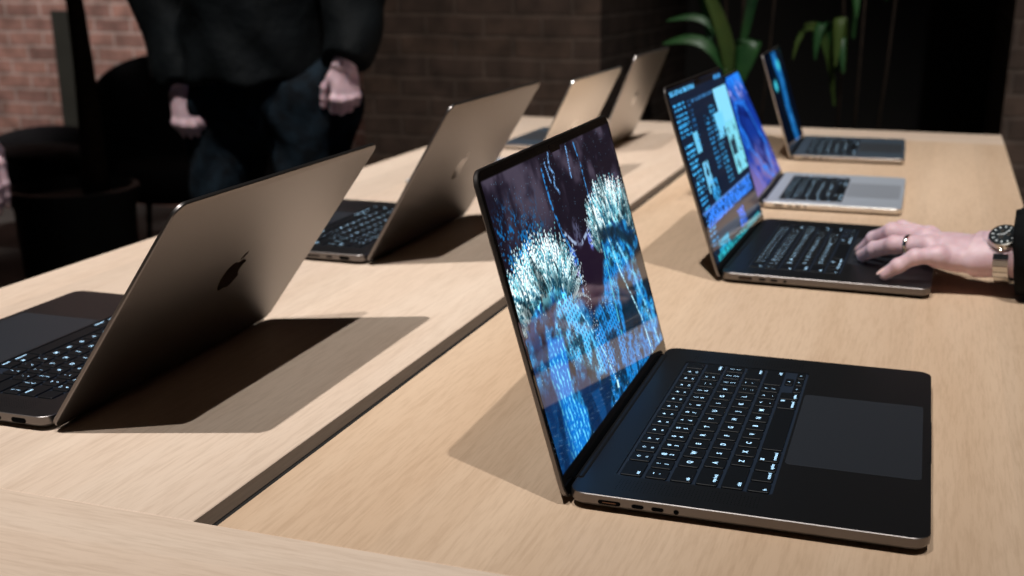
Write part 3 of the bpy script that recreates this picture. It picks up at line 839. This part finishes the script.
def figure(root, S, hands, mats, hair=True, S_cuff={'L': .97, 'R': .97}, puff=(.078, .064, .044)):
    """S: joints in world coordinates. One body surface; jacket, trousers, shoes and hair are its clothing."""
    g = lambda k: np.array(S[k], float)
    hd = g('head'); nk = g('neck'); fw = norm(S['face'])
    upv = norm(hd - nk); sd = norm(np.cross(upv, fw)); fw = np.cross(sd, upv)
    R = np.stack([sd, fw, upv], 1)
    def body(P):
        d = cap(P, g('pelvis'), g('chest'), .115, .13)
        d = smin(d, cap(P, g('chest'), nk, .11, .055), .06)
        for s in 'LR':
            d = smin(d, cap(P, g('sh' + s), g('el' + s), .050, .040), .04)
            d = smin(d, cap(P, g('el' + s), g('wr' + s), .040, .026), .015)
            d = smin(d, cap(P, g('hip' + s), g('kn' + s), .080, .055), .04)
            d = smin(d, cap(P, g('kn' + s), g('an' + s), .054, .036), .02)
            d = smin(d, cap(P, g('an' + s), g('to' + s), .035, .028), .02)
        d = smin(d, cap(P, nk, hd, .058, .052), .02)
        d = smin(d, ell(P, hd + upv * .03, (.074, .094, .100), R), .02)
        d = smin(d, ell(P, hd + fw * .038 - upv * .045, (.050, .050, .050), R), .03)          # jaw
        d = smin(d, cap(P, hd + fw * .090 + upv * .025, hd + fw * .112 - upv * .012, .008, .014), .012)   # nose
        d = smin(d, cap(P, hd + fw * .086 + upv * .040 - sd * .035, hd + fw * .086 + upv * .040 + sd * .035, .011, .011), .014)  # brow
        d = smin(d, cap(P, hd + fw * .084 - upv * .045 - sd * .018, hd + fw * .084 - upv * .045 + sd * .018, .008, .008), .008)  # lips
        for e in (-1, 1):
            d = smin(d, ell(P, hd + sd * e * .078 + upv * .012 - fw * .01, (.010, .020, .032), R), .006)
            d = smin(d, ell(P, hd + sd * e * .033 + fw * .080 + upv * .018, (.014, .012, .012), R), .004)
        return d
    ks = np.array([S[k] for k in S if k != 'face'])
    lo, hi = ks.min(0) - .17, ks.max(0) + .19
    V, F = surface(body, lo, hi, .011)
    Vs = [V]; Fs = [F]; fm = [np.zeros(len(F), int)]; off = len(V)
    for HV, HF, NV, NF in hands:
        Vs.append(HV); Fs.append(HF + off); fm.append(np.zeros(len(HF), int)); off += len(HV)
        if len(NV): Vs.append(np.array(NV)); Fs.append(np.array(NF) + off); fm.append(np.ones(len(NF), int)); off += len(NV)
    world_obj('body', np.concatenate(Vs), np.concatenate(Fs), [M['skin'], M['nail']], root, np.concatenate(fm))
    for e in (-1, 1):
        c = hd + sd * e * .033 + fw * .0815 + upv * .018
        v_, f_ = lathe([(.0001, -.0112), (.006, -.0095), (.0100, -.005), (.0112, 0), (.0100, .005), (.0060, .0093), (.0035, .0106), (.0001, .0112)], 16)
        world_obj('eye', [c + sd * p[0] + upv * p[1] + fw * p[2] for p in v_], f_, [M['eye_white'], M['iris']], root, [1 if k_ >= 16 * 5 and k_ != 16 * 7 else 0 for k_ in range(len(f_))])
    up = np.array([0, 0, 1.0])
    def jk(P):
        d = np.maximum(cap(P, g('pelvis'), g('chest'), .185, .175), (g('pelvis') - P) @ norm(g('chest') - g('pelvis')) - .005)
        d = smin(d, cap(P, g('chest'), nk - upv * .02, .15, .085), .05)
        for s in 'LR':
            d = smin(d, cap(P, g('sh' + s) - up * .03, g('el' + s), min(puff[0], .074), puff[1]), .05)
            e = g('el' + s); w = g('wr' + s); cf = S_cuff[s]; c = e + (w - e) * cf; a_ = norm(w - e)
            q = np.maximum(cap(P, e, c + a_ * .03, puff[1], puff[2]), (P - c) @ a_)
            d = smin(d, q, .012)
        n_ = .006 * np.sin(P[..., 2] * 34 + 4 * np.sin(P[..., 0] * 13)) + .004 * np.sin(P[..., 0] * 41 + P[..., 2] * 23)
        d = d + n_
        return np.maximum(d, -(((P - nk) @ upv)) * -1 - .02)
    V, F = surface(jk, lo, hi, .010); world_obj('jacket', V, F, [mats[0]], root)
    def tr(P):
        d = cap(P, g('hipL'), g('hipR'), .125, .125)
        for s in 'LR':
            d = smin(d, cap(P, g('hip' + s), g('kn' + s), .108, .078), .03)
            d = smin(d, cap(P, g('kn' + s), g('an' + s) + up * .01, .078, .062), .02)
        return d + .004 * np.sin(P[..., 2] * 47 + 5 * np.sin(P[..., 0] * 17))
    V, F = surface(tr, lo, hi, .011); world_obj('trousers', V, F, [mats[1]], root)
    for s in 'LR':
        def sh(P):
            a = g('an' + s) - up * .03; b = g('to' + s)
            d = cap(P, a, b, .048, .040); d = smin(d, cap(P, a, g('an' + s) + up * .03, .048, .046), .02)
            return np.maximum(d, -(P[..., 2] - .001))
        c = (g('an' + s) + g('to' + s)) / 2
        V, F = surface(sh, c - .22, c + .22, .008); world_obj('shoe', V, F, [M['shoe']], root)
    if hair:
        def hr(P):
            d = ell(P, hd + upv * .042 - fw * .010, (.084, .102, .104), R)
            d = d + .003 * np.sin((P @ sd) * 130 + (P @ fw) * 40)
            cut = (P - hd) @ fw * 1.0 + ((hd - P) @ upv) * .9 - .010
            return np.maximum(d, cut)
        V, F = surface(hr, hd - .17, hd + .19, .006); world_obj('hair', V, F, [M['hair']], root)

def std_hand(wrist, along, dorsal, thumb, curl=(35, 45, 30), spread=1.0, h=.0028, fore=None):
    """relaxed hand. along: wrist to knuckles, dorsal: back of the hand, thumb: side of the thumb"""
    a = norm(along); t = np.array(thumb, float); t = norm(t - a * (t @ a)); d_ = np.cross(a, t)
    if d_ @ np.array(dorsal, float) < 0: d_ = -d_
    W_ = np.array(wrist, float); J = {}
    for k, ln, off, c0 in (('i', (.088, .044, .026, .020), .028, 0), ('m', (.090, .048, .030, .021), .008, .06), ('r', (.086, .044, .028, .020), -.012, .12), ('p', (.079, .034, .020, .018), -.031, .2)):
        p = W_ + a * ln[0] + t * off + d_ * (.002 - .25 * abs(off - .008) * .3); v = [p]; an = 0
        for L_, cu in zip(ln[1:], curl):
            an += math.radians(cu) * (1 + c0); p = p + (a * math.cos(an) - d_ * math.sin(an) + t * off * .6 * spread) * L_; v.append(p)
        J[k] = v
    p0 = W_ + a * .032 + t * .030 - d_ * .014
    J['t'] = [p0, p0 + norm(a * .75 + t * .55 - d_ * .35) * .036, p0 + norm(a * .75 + t * .55 - d_ * .35) * .036 + norm(a * .95 + t * .1 - d_ * .35) * .030,
              p0 + norm(a * .75 + t * .55 - d_ * .35) * .036 + norm(a * .95 + t * .1 - d_ * .35) * .052]
    fo = W_ - a * .07 if fore is None else fore
    V, F = hand_surface(J, W_, fo, d_, h)
    nv, nf = nails({k: J[k] for k in 'prmi'}, d_)
    return V, F, nv, nf

# ---- person standing behind the left edge of the table
px, py = -1.545, 2.50
def PW(x, y, z): return (px + x, py + y, z)
S1 = dict(pelvis=PW(0, .02, .95), chest=PW(0, .02, 1.32), neck=PW(0, .02, 1.50), head=PW(0, -.03, 1.63),
          shR=PW(-.20, .02, 1.44), shL=PW(.20, .02, 1.44), elR=PW(-.285, .03, 1.16), elL=PW(.262, .02, 1.16),
          wrR=PW(-.160, -.08, .945), wrL=PW(.272, -.08, .990),
          hipR=PW(-.11, .02, .90), hipL=PW(.125, .02, .90), knR=PW(-.12, .0, .50), knL=PW(.12, .0, .50), anR=PW(-.12, .03, .09), anL=PW(.13, .03, .09),
          toR=PW(-.14, -.13, .045), toL=PW(.15, -.13, .045), face=(.25, -1, -.25))
S1b = S1
p1 = empty('person', (px, py, 0), 0, 'person in a black jacket and dark jeans standing behind the left table edge', 'person')
S1 = {k_: np.array(v_) for k_, v_ in S1.items()}; S1b = S1
def toward(S, s, f=.3): return np.array(S['wr' + s]) + (np.array(S['el' + s]) - np.array(S['wr' + s])) * f
h1 = std_hand(S1['wrR'], (.22, -.1, -1), (.1, -1, 0), (1, .1, 0), (42, 50, 30), h=.003, fore=toward(S1, 'R'))
h1 = ((h1[0] - S1['wrR']) * 1.2 + S1['wrR'], h1[1], [(np.array(p_) - S1['wrR']) * 1.2 + S1['wrR'] for p_ in h1[2]], h1[3])
h2 = std_hand(S1['wrL'], (.0, -.05, -1), (.45, -.9, 0), (-.85, -.5, 0), (45, 50, 30), h=.003, fore=toward(S1, 'L'))
h2 = ((h2[0] - S1['wrL']) * .86 + S1['wrL'], h2[1], [(np.array(p_) - S1['wrL']) * .86 + S1['wrL'] for p_ in h2[2]], h2[3])
figure(p1, S1b, [h1, h2], (M['jacket'], M['denim']), S_cuff={'L': .97, 'R': 1.1}, puff=(.092, .078, .056))

# ---- person at the left border: only a hand and part of the side are in view
qx, qy = -2.17, 1.98
def QW(x, y, z): return (qx + x, qy + y, z)
S2 = dict(pelvis=QW(0, 0, .95), chest=QW(0, 0, 1.32), neck=QW(0, 0, 1.50), head=QW(0, .03, 1.64),
          shR=QW(.19, .03, 1.44), shL=QW(-.20, 0, 1.44), elR=QW(.215, .05, 1.16), elL=QW(-.26, 0, 1.14), wrR=QW(.262, -.02, .885), wrL=QW(-.27, .1, .89),
          hipR=QW(.10, 0, .90), hipL=QW(-.10, 0, .90), knR=QW(.10, 0, .50), knL=QW(-.10, 0, .50), anR=QW(.10, 0, .09), anL=QW(-.11, 0, .09),
          toR=QW(.10, .16, .045), toL=QW(-.12, .16, .045), face=(.5, 1, 0))
p2 = empty('person', (qx, qy, 0), 0, 'person in black at the left border, only one hanging hand in view', 'person')
h1 = std_hand(S2['wrR'], (.30, -.05, -1), (1, -.3, 0), (.3, .9, 0), (8, 14, 10), h=.003, fore=toward(S2, 'R'))
h2 = std_hand(S2['wrL'], (0, .05, -1), (-1, 0, 0), (0, 1, 0), (25, 30, 20), h=.004)
figure(p2, S2, [h1, h2], (M['black_cloth'], M['dark_trousers']))

# ---- person at the right of the table, left hand on the trackpad
z = TZ
S3 = dict(pelvis=(.66, 1.76, .93), chest=(.55, 1.74, 1.17), neck=(.46, 1.72, 1.32), head=(.40, 1.71, 1.44),
          shL=(.44, 1.545, 1.22), shR=(.46, 1.92, 1.24), elL=(.33, 1.405, z + .068), elR=(.52, 2.02, .98), wrL=(.078, 1.472, z + .052), wrR=(.42, 1.98, .78),
          hipL=(.66, 1.66, .90), hipR=(.66, 1.86, .90), knL=(.68, 1.64, .50), knR=(.70, 1.88, .50), anL=(.72, 1.64, .09), anR=(.76, 1.90, .09),
          toL=(.56, 1.62, .045), toR=(.60, 1.89, .045), face=(-1, 0, -.35))
p3 = empty('person', (.68, 1.76, 0), 0, 'person in a black sweater leaning in from the right, hand on a trackpad', 'person')
J3 = {'p': [(.018, 1.441, .048), (-.008, 1.428, .047), (-.026, 1.427, .035), (-.040, 1.430, .0228)],
      'r': [(.006, 1.462, .054), (-.034, 1.478, .049), (-.057, 1.499, .037), (-.071, 1.518, .0238)],
      'm': [(.002, 1.487, .057), (-.038, 1.509, .059), (-.060, 1.532, .043), (-.074, 1.548, .0240)],
      'i': [(.006, 1.512, .055), (-.028, 1.542, .056), (-.050, 1.560, .040), (-.064, 1.574, .0238)],
      't': [(.042, 1.522, .038), (.018, 1.552, .034), (-.006, 1.572, .028), (-.026, 1.584, .0245)]}
J3 = {k: [(a, b, c + z) for a, b, c in v] for k, v in J3.items()}
wr3 = (.078, 1.474, z + .046); fo3 = (.20, 1.442, z + .055)
HV, HF = hand_surface(J3, wr3, fo3, (-.15, -.12, 1), .0013, wr=(.033, .024), fr=.036)
nv, nf = nails(J3, (-.5, -.1, 1))
h2 = std_hand(S3['wrR'], (-.1, 0, -1), (-.2, 1, 0), (-1, 0, 0), (25, 30, 20), h=.004)
figure(p3, S3, [(HV, HF, nv, nf), h2], (M['black_cloth'], M['dark_trousers']), S_cuff={'L': .885, 'R': .95}, puff=(.078, .060, .050))
# sleeve of the reaching arm, wristwatch, ring
def frame(a, up):
    a = norm(a); s = norm(np.cross(up, a)); u = np.cross(a, s); return a, s, u
# ring
c = np.array(J3['r'][0]) * .42 + np.array(J3['r'][1]) * .58; a, s, u = frame(np.array(J3['r'][1]) - np.array(J3['r'][0]), (0, 0, 1))
mb = MB(); n1, n2 = 28, 8; vv = []; ff = []
for i in range(n1):
    t = 2 * PI * i / n1; rad = .0122
    for j in range(n2):
        q = 2 * PI * j / n2; rr = rad + .0013 * math.cos(q)
        vv.append(c + (s * math.cos(t) + u * math.sin(t)) * rr + a * (.0026 * math.sin(q)))
for i in range(n1):
    for j in range(n2):
        ff.append((i * n2 + j, ((i + 1) % n1) * n2 + j, ((i + 1) % n1) * n2 + (j + 1) % n2, i * n2 + (j + 1) % n2))
world_obj('ring', vv, ff, [M['gold']], p3)
# watch: case, dial with marks, links
wc = np.array(wr3) + (np.array(fo3) - np.array(wr3)) * .14; a, s, u = frame(np.array(fo3) - np.array(wr3), (0, 0, 1))
_c, _s = math.cos(.62), math.sin(.62); s, u = s * _c + u * _s, u * _c - s * _s
def wM(p): return wc + a * p[0] + s * p[1] + u * p[2]
def wD(p): return wM((p[0] * .86, p[1] * .86, (p[2] - .019) * .86 + .0262))
mb = MB(); v, f = lathe([(.018, .0), (.0205, .001), (.0210, .004), (.0205, .009), (.0195, .0105), (.0178, .0112)], 40); mb.add([wD((x, y, zz + .019)) for x, y, zz in v], f, 0)
v, f = lathe([(.0025, 0), (.003, .003), (.0025, .005)], 12); mb.add([wD((x * .8, -.0205 - zz, .0245 + y * .8)) for x, y, zz in v], f, 0)
watch = world_obj('wristwatch', [tuple(p) for p in mb.v], mb.f, [M['steel_w']], p3, smooth=False); watch['label'] = 'steel wristwatch with a dark dial'
def sub(name, mb, mats):
    o = world_obj(name, [tuple(p) for p in mb.v], mb.f, mats, p3, mb.m, smooth=False); o.parent = watch; return o
mb = MB(); v, f = lathe([(.0176, .0300), (.0174, .0305), (.0001, .0306)], 36); mb.add([wD(p) for p in v], f, 0)
for k in range(12):
    t = 2 * PI * k / 12
    q = [wD((math.cos(t + d) * r_, math.sin(t + d) * r_, .0309)) for r_, d in ((.0125, -.06), (.0158, -.06), (.0158, .06), (.0125, .06))]
    mb.add(q, [(0, 1, 2, 3)], 1)
for t, ln in ((.9, .012), (3.3, .009)):
    q = [wD((math.cos(t) * r_ - math.sin(t) * w_, math.sin(t) * r_ + math.cos(t) * w_, .0311)) for r_, w_ in ((0, -.0007), (ln, -.0004), (ln, .0004), (0, .0007))]
    mb.add(q, [(0, 1, 2, 3)], 1)
for cx_, cy_ in ((.006, .0), (-.003, .0055), (-.003, -.0055)):
    v, f = lathe([(.0036, .0308), (.0034, .0310), (.0030, .0310)], 18, cx_, cy_); mb.add([wD(p) for p in v], f, 2)
sub('watch_dial', mb, [M['dial'], M['white'], M['steel_w']])
NL = 22
for k in range(NL):
    t0 = PI / 2 + .62 + (2 * PI - 1.24) * (k + .06) / NL; t1 = PI / 2 + .62 + (2 * PI - 1.24) * (k + .94) / NL
    mb = MB(); vv = []
    for x in (-.0085, .0085):
        for t in (t0, t1):
            for q in (1.0, 1.11):
                vv.append(wM((x, math.cos(t) * .0325 * q, math.sin(t) * .0285 * q)))
    mb.add(vv, [(0, 1, 3, 2), (4, 6, 7, 5), (0, 4, 5, 1), (2, 3, 7, 6), (1, 5, 7, 3), (0, 2, 6, 4)], 0)
    sub('bracelet_link', mb, [M['steel_w']])

# ------------------------------------------------------------------ planter, tree, chairs
M['pot'] = noisy('black_pot', (12, 11, 11), (16, 15, 14), 12, .6)
M['bark'] = noisy('dark_bark', (26, 18, 12), (38, 28, 20), 30, .9, .8, 60, dist=.004)
M['leaf'] = noisy('plant_leaf', (16, 44, 26), (36, 70, 34), 6, .38)
M['leaf_y'] = noisy('plant_leaf_pale', (66, 78, 34), (48, 66, 30), 6, .38)
M['soil'] = noisy('soil', (22, 16, 12), (34, 26, 20), 60, .95, .8, 80, dist=.01)
M['chair_c'] = noisy('black_upholstery', (8, 7, 9), (12, 11, 13), 30, .85, .4, 90)

for k_ in ('jacket', 'denim', 'black_cloth', 'dark_trousers', 'chair_c'): M[k_].node_tree.nodes['Principled BSDF'].inputs['Specular IOR Level'].default_value = .12
for k_ in ('leaf', 'leaf_y', 'bark'): M[k_].node_tree.nodes['Principled BSDF'].inputs['Specular IOR Level'].default_value = .2
tr = empty('potted_tree', (-2.85, 3.35, 0), 0, 'dark bare tree trunk rising from a round black planter by the brick wall', 'tree')
v, f = lathe([(.17, 0), (.19, .01), (.205, .40), (.222, .44), (.222, .47), (.205, .475), (.200, .455), (.195, .43)], 40); mesh_obj('planter', v, f, M['pot'], tr, angle=30)
v, f = lathe([(.193, .425), (.12, .44), (.01, .445)], 24); mesh_obj('soil', v, f, M['soil'], tr)
v, f = tube([(.10, 0, .40), (.098, 0, .55), (.10, 0, .72), (.10, 0, .90), (.092, 0, 1.10), (.07, 0, 1.4), (.04, .02, 2.0), (-.02, .03, 2.6)], [.050, .044, .038, .033, .028, .026, .022, .016], 14); mesh_obj('trunk', v, f, M['bark'], tr, smooth=True)
def leaf_blade(pts, width, side, n=9, cup=.18, prof=None):
    """curved blade along a polyline; width profile narrow-wide-narrow; with thickness"""
    pts = [Vector(p) for p in pts]
    def bez(t):
        q = pts[:]
        while len(q) > 1: q = [q[i].lerp(q[i + 1], t) for i in range(len(q) - 1)]
        return q[0]
    v = []; f = []; side = Vector(side).normalized()
    for i in range(n + 1):
        t = i / n; c = bez(t); w = width * (math.sin(PI * min(1, t * .92 + .06)) ** .75) * .5
        tg = (bez(min(1, t + .02)) - bez(max(0, t - .02))).normalized(); s_ = (side - tg * side.dot(tg)).normalized(); nn = s_.cross(tg)
        for k in (-1, -.5, 0, .5, 1): v.append(c + s_ * (w * k) + nn * (w * cup * abs(k)))
    m = len(v); v += [p + Vector((0, 0, -.0012)) for p in v]
    for i in range(n):
        for k in range(4):
            a_ = i * 5 + k; f.append((a_, a_ + 1, a_ + 6, a_ + 5)); f.append((m + a_ + 5, m + a_ + 6, m + a_ + 1, m + a_))
        f.append((i * 5, i * 5 + 5, m + i * 5 + 5, m + i * 5)); f.append((i * 5 + 4, m + i * 5 + 4, m + i * 5 + 9, i * 5 + 9))
    return v, f
for k in range(26):
    a_ = random.random() * 6.28; z0 = 2.1 + random.random() * .7; p = Vector((-.03, .02, z0)); d_ = Vector((math.cos(a_), math.sin(a_), .5))
    v, f = leaf_blade([p, p + d_ * .25, p + d_ * .42 + Vector((0, 0, -.12))], .07, Vector((-math.sin(a_), math.cos(a_), 0))); mesh_obj('leaf', v, f, M['leaf'], tr, smooth=True)

def tub_chair(x, y, rz, top, label):
    r = empty('tub_chair', (x, y, 0), rz, label, 'chair', 'black tub chairs by the brick wall')
    # curved back shell with a rounded crest
    v = []; f = []; nu, nv = 26, 8
    for sgn, rad in ((0, .30), (1, .25)):
        for i in range(nu + 1):
            t = -1.9 + 3.8 * i / nu; cr = top - .20 * (abs(t) / 1.9) ** 2.2
            for j in range(nv + 1):
                q = j / nv; zz = .30 + (cr - .30) * q; rr = rad + .03 * q - (.018 * q ** 6 if sgn == 0 else -.018 * q ** 6)
                v.append((rr * math.sin(t), rr * math.cos(t), zz))
    o_ = (nu + 1) * (nv + 1)
    for i in range(nu):
        for j in range(nv):
            a_ = i * (nv + 1) + j; f.append((a_, a_ + nv + 1, a_ + nv + 2, a_ + 1)); f.append((o_ + a_, o_ + a_ + 1, o_ + a_ + nv + 2, o_ + a_ + nv + 1))
        a_ = i * (nv + 1) + nv; f.append((a_, a_ + nv + 1, o_ + a_ + nv + 1, o_ + a_)); a_ = i * (nv + 1); f.append((a_ + nv + 1, a_, o_ + a_, o_ + a_ + nv + 1))
    for i in (0, nu):
        for j in range(nv):
            a_ = i * (nv + 1) + j; f.append((a_, a_ + 1, o_ + a_ + 1, o_ + a_) if i == 0 else (a_ + 1, a_, o_ + a_, o_ + a_ + 1))
    mesh_obj('backrest', v, f, M['chair_c'], r, smooth=True)
    v, f = lathe([(.20, .28), (.25, .30), (.255, .40), (.235, .43), (.05, .44)], 30); mesh_obj('seat', v, f, M['chair_c'], r, smooth=True)
    for lx, ly in ((-.17, -.15), (.17, -.15), (-.17, .17), (.17, .17)):
        v, f = tube([(lx, ly, .30), (lx * 1.2, ly * 1.2, 0)], [.016, .010], 10); mesh_obj('leg', v, f, M['shoe'], r)
tub_chair(-3.02, 4.18, .35, .86, 'black rounded chair back directly behind the round planter')
tub_chair(-2.44, 3.95, -.2, .80, 'black chair between the planter and the person in the black jacket')
tub_chair(-3.86, 4.25, .2, .50, 'lowest black chair in front of the lit brick at far left')

def plant(x, y, label, leaves, stems, potz=.42):
    r = empty('potted_plant', (x, y, 0), 0, label, 'plant', 'potted plants in the dark recess')
    v, f = lathe([(.11, 0), (.125, .01), (.15, potz - .04), (.16, potz), (.148, potz), (.14, potz - .03)], 32); mesh_obj('pot', v, f, M['pot'], r, angle=30)
    v, f = lathe([(.139, potz - .03), (.01, potz - .02)], 20); mesh_obj('soil', v, f, M['soil'], r)
    for st in stems:
        v, f = tube(st, [.006 - .003 * i / (len(st) - 1) for i in range(len(st))], 8); mesh_obj('stem', v, f, M['bark'], r, smooth=True)
    for pts, w, side, m in leaves:
        v, f = leaf_blade(pts, w, side); mesh_obj('leaf', v, f, M[m], r, smooth=True)
def rel(x, y, L): return [((a - x, b - y, c)) for a, b, c in L]
PLANT_A = []; PLANT_B = []
# leaf sets are written in room coordinates: (control points, width, side, material)
A_ = (-.60, 3.78); B_ = (-.24, 3.82)
LA = [([(-.60, 3.72, .7), (-.60, 3.7, .95), (-.64, 3.70, 1.04), (-.75, 3.70, 1.22)], .045, (1, .2, .3), 'leaf_y'),
      ([(-.60, 3.72, .8), (-.66, 3.70, 1.02), (-.74, 3.70, 1.00), (-.83, 3.70, .975)], .036, (0, .5, 1), 'leaf'),
      ([(-.60, 3.72, .85), (-.66, 3.70, 1.10), (-.74, 3.70, 1.06), (-.82, 3.70, 1.045)], .024, (0, .5, 1), 'leaf'),
      ([(-.60, 3.72, .8), (-.55, 3.70, 1.12), (-.55, 3.68, .98), (-.59, 3.66, .84)], .075, (1, 0, 0), 'leaf'),
      ([(-.60, 3.72, .9), (-.56, 3.72, 1.1), (-.55, 3.72, 1.2), (-.53, 3.72, 1.32)], .03, (1, 0, 0), 'leaf')]
LB = [([(-.30, 3.74, .8), (-.33, 3.72, 1.08), (-.41, 3.70, 1.09), (-.425, 3.68, .94)], .026, (.6, .3, 1), 'leaf_y'),
      ([(-.30, 3.74, .9), (-.34, 3.72, 1.12), (-.365, 3.70, 1.05), (-.36, 3.68, .94)], .034, (1, 0, 0), 'leaf'),
      ([(-.28, 3.74, .9), (-.30, 3.72, 1.16), (-.30, 3.70, 1.06), (-.30, 3.68, .92)], .038, (1, 0, 0), 'leaf_y'),
      ([(-.28, 3.74, .95), (-.30, 3.72, 1.06), (-.29, 3.70, .98), (-.275, 3.68, .90)], .026, (1, 0, 0), 'leaf'),
      ([(-.26, 3.76, 1.0), (-.27, 3.74, 1.25), (-.26, 3.70, 1.16), (-.25, 3.68, 1.06)], .034, (1, 0, 0), 'leaf')]
def fillers(cx, cy, n, z0, z1, seed):
    r_ = random.Random(seed); out = []
    for k in range(n):
        a_ = r_.random() * 6.28; z_ = z0 + (z1 - z0) * r_.random(); R_ = .14 + .10 * r_.random(); d_ = (math.cos(a_), math.sin(a_))
        out.append(([(cx, cy, z_ - .3), (cx + d_[0] * R_ * .4, cy + d_[1] * R_ * .4, z_), (cx + d_[0] * R_ * .8, cy + d_[1] * R_ * .8, z_ + .05), (cx + d_[0] * R_, cy + d_[1] * R_, z_ - .12)], .05 + .04 * r_.random(), (-d_[1], d_[0], 0), 'leaf'))
    return out
LA += fillers(-.72, 3.9, 12, 1.25, 1.9, 3); LB += fillers(-.18, 3.9, 12, 1.35, 2.0, 4)
for (cx, cy), L_, lab in ((A_, LA, 'potted plant with long green leaves behind the laptops, nearer the brick pier'), (B_, LB, 'potted plant with drooping narrow leaves, right of the other potted plant')):
    LL = [([(a - cx, b - cy, c_) for a, b, c_ in pts], w, s_, m_) for pts, w, s_, m_ in L_]
    plant(cx, cy, lab, LL, [[(0, 0, .4), (0, .01, .9), (0, .03, 1.3)], [(.05, .03, .4), (.08, .05, .9), (.1, .1, 1.5)], [(-.05, .05, .4), (-.06, .08, 1.0), (-.1, .12, 1.5)]])

# ------------------------------------------------------------------ lights
def spot(name, loc, target, energy, size_deg, blend, radius, col=(1, .97, .94)):
    l = bpy.data.lights.new(name, 'SPOT'); l.energy = energy; l.spot_size = math.radians(size_deg); l.spot_blend = blend; l.shadow_soft_size = radius; l.color = col
    o = bpy.data.objects.new(name, l); C.objects.link(o); o.location = loc
    d = Vector(target) - Vector(loc); o.rotation_euler = d.to_track_quat('-Z', 'Y').to_euler(); return o
spot('ceiling_spot_right', (1.15, -1.05, TZ + 7), (.25, 2.35, TZ), 1520, 40, 1, .05)
spot('ceiling_spot_left', (-1.41, -1.2, TZ + 7), (-1.2, 1.38, TZ), 2450, 27, 1, .05)
spot('added_spot_far', (1.4, .6, TZ + 7), (-.1, 3.0, TZ), 1150, 21, 1, .05)  # extra spot added to brighten the far end of the table
spot('ceiling_spot_wall', (-2.6, 2.4, 4.4), (-4.9, 5.2, 1.1), 1300, 50, .7, .1, (1, .93, .9))
spot('ceiling_spot_person', (-.2, 1.0, 4.2), (-1.3, 2.5, 1.0), 55, 26, 1, .1, (.88, .93, 1))
spot('ceiling_spot_plant', (.2, 2.2, 4.0), (-.6, 3.8, 1.1), 5, 30, 1, .1, (.9, 1, .95))
spot('ceiling_spot_pier', (-1.0, 1.6, 5.0), (-1.6, 4.1, 1.3), 260, 40, 1, .1, (1, .9, .82))
w = bpy.data.worlds.new('room_air'); bpy.context.scene.world = w; w.use_nodes = True
w.node_tree.nodes['Background'].inputs['Color'].default_value = (.7, .85, 1, 1); w.node_tree.nodes['Background'].inputs['Strength'].default_value = .018

# ------------------------------------------------------------------ camera
yaw, pitch, roll, F, h = -.3351, .3045, -.0009, 1170.62, .3689
fw = Vector((math.sin(yaw) * math.cos(pitch), math.cos(yaw) * math.cos(pitch), -math.sin(pitch)))
r0 = Vector((math.cos(yaw), -math.sin(yaw), 0)); u0 = r0.cross(fw)
r2 = r0 * math.cos(roll) + u0 * math.sin(roll); u2 = -r0 * math.sin(roll) + u0 * math.cos(roll)
cam = bpy.data.cameras.new('camera'); co = bpy.data.objects.new('camera', cam); C.objects.link(co)
Mx = Matrix((r2, u2, -fw)).transposed().to_4x4(); Mx.translation = Vector((0, 0, TZ + h)); co.matrix_world = Mx
cam.sensor_width = 36; cam.lens = F / 1024 * 36; cam.shift_x = -12.6066 / 1024; cam.shift_y = 52.0621 / 1024
cam.clip_start = .02; cam.dof.use_dof = True; cam.dof.focus_distance = .90; cam.dof.aperture_fstop = 7.5
sc = bpy.context.scene; sc.camera = co
sc.view_settings.view_transform = 'Standard'; sc.view_settings.look = 'None'; sc.view_settings.gamma = 1; sc.view_settings.exposure = 0
try: sc.view_settings.use_curve_mapping = False
except Exception: pass
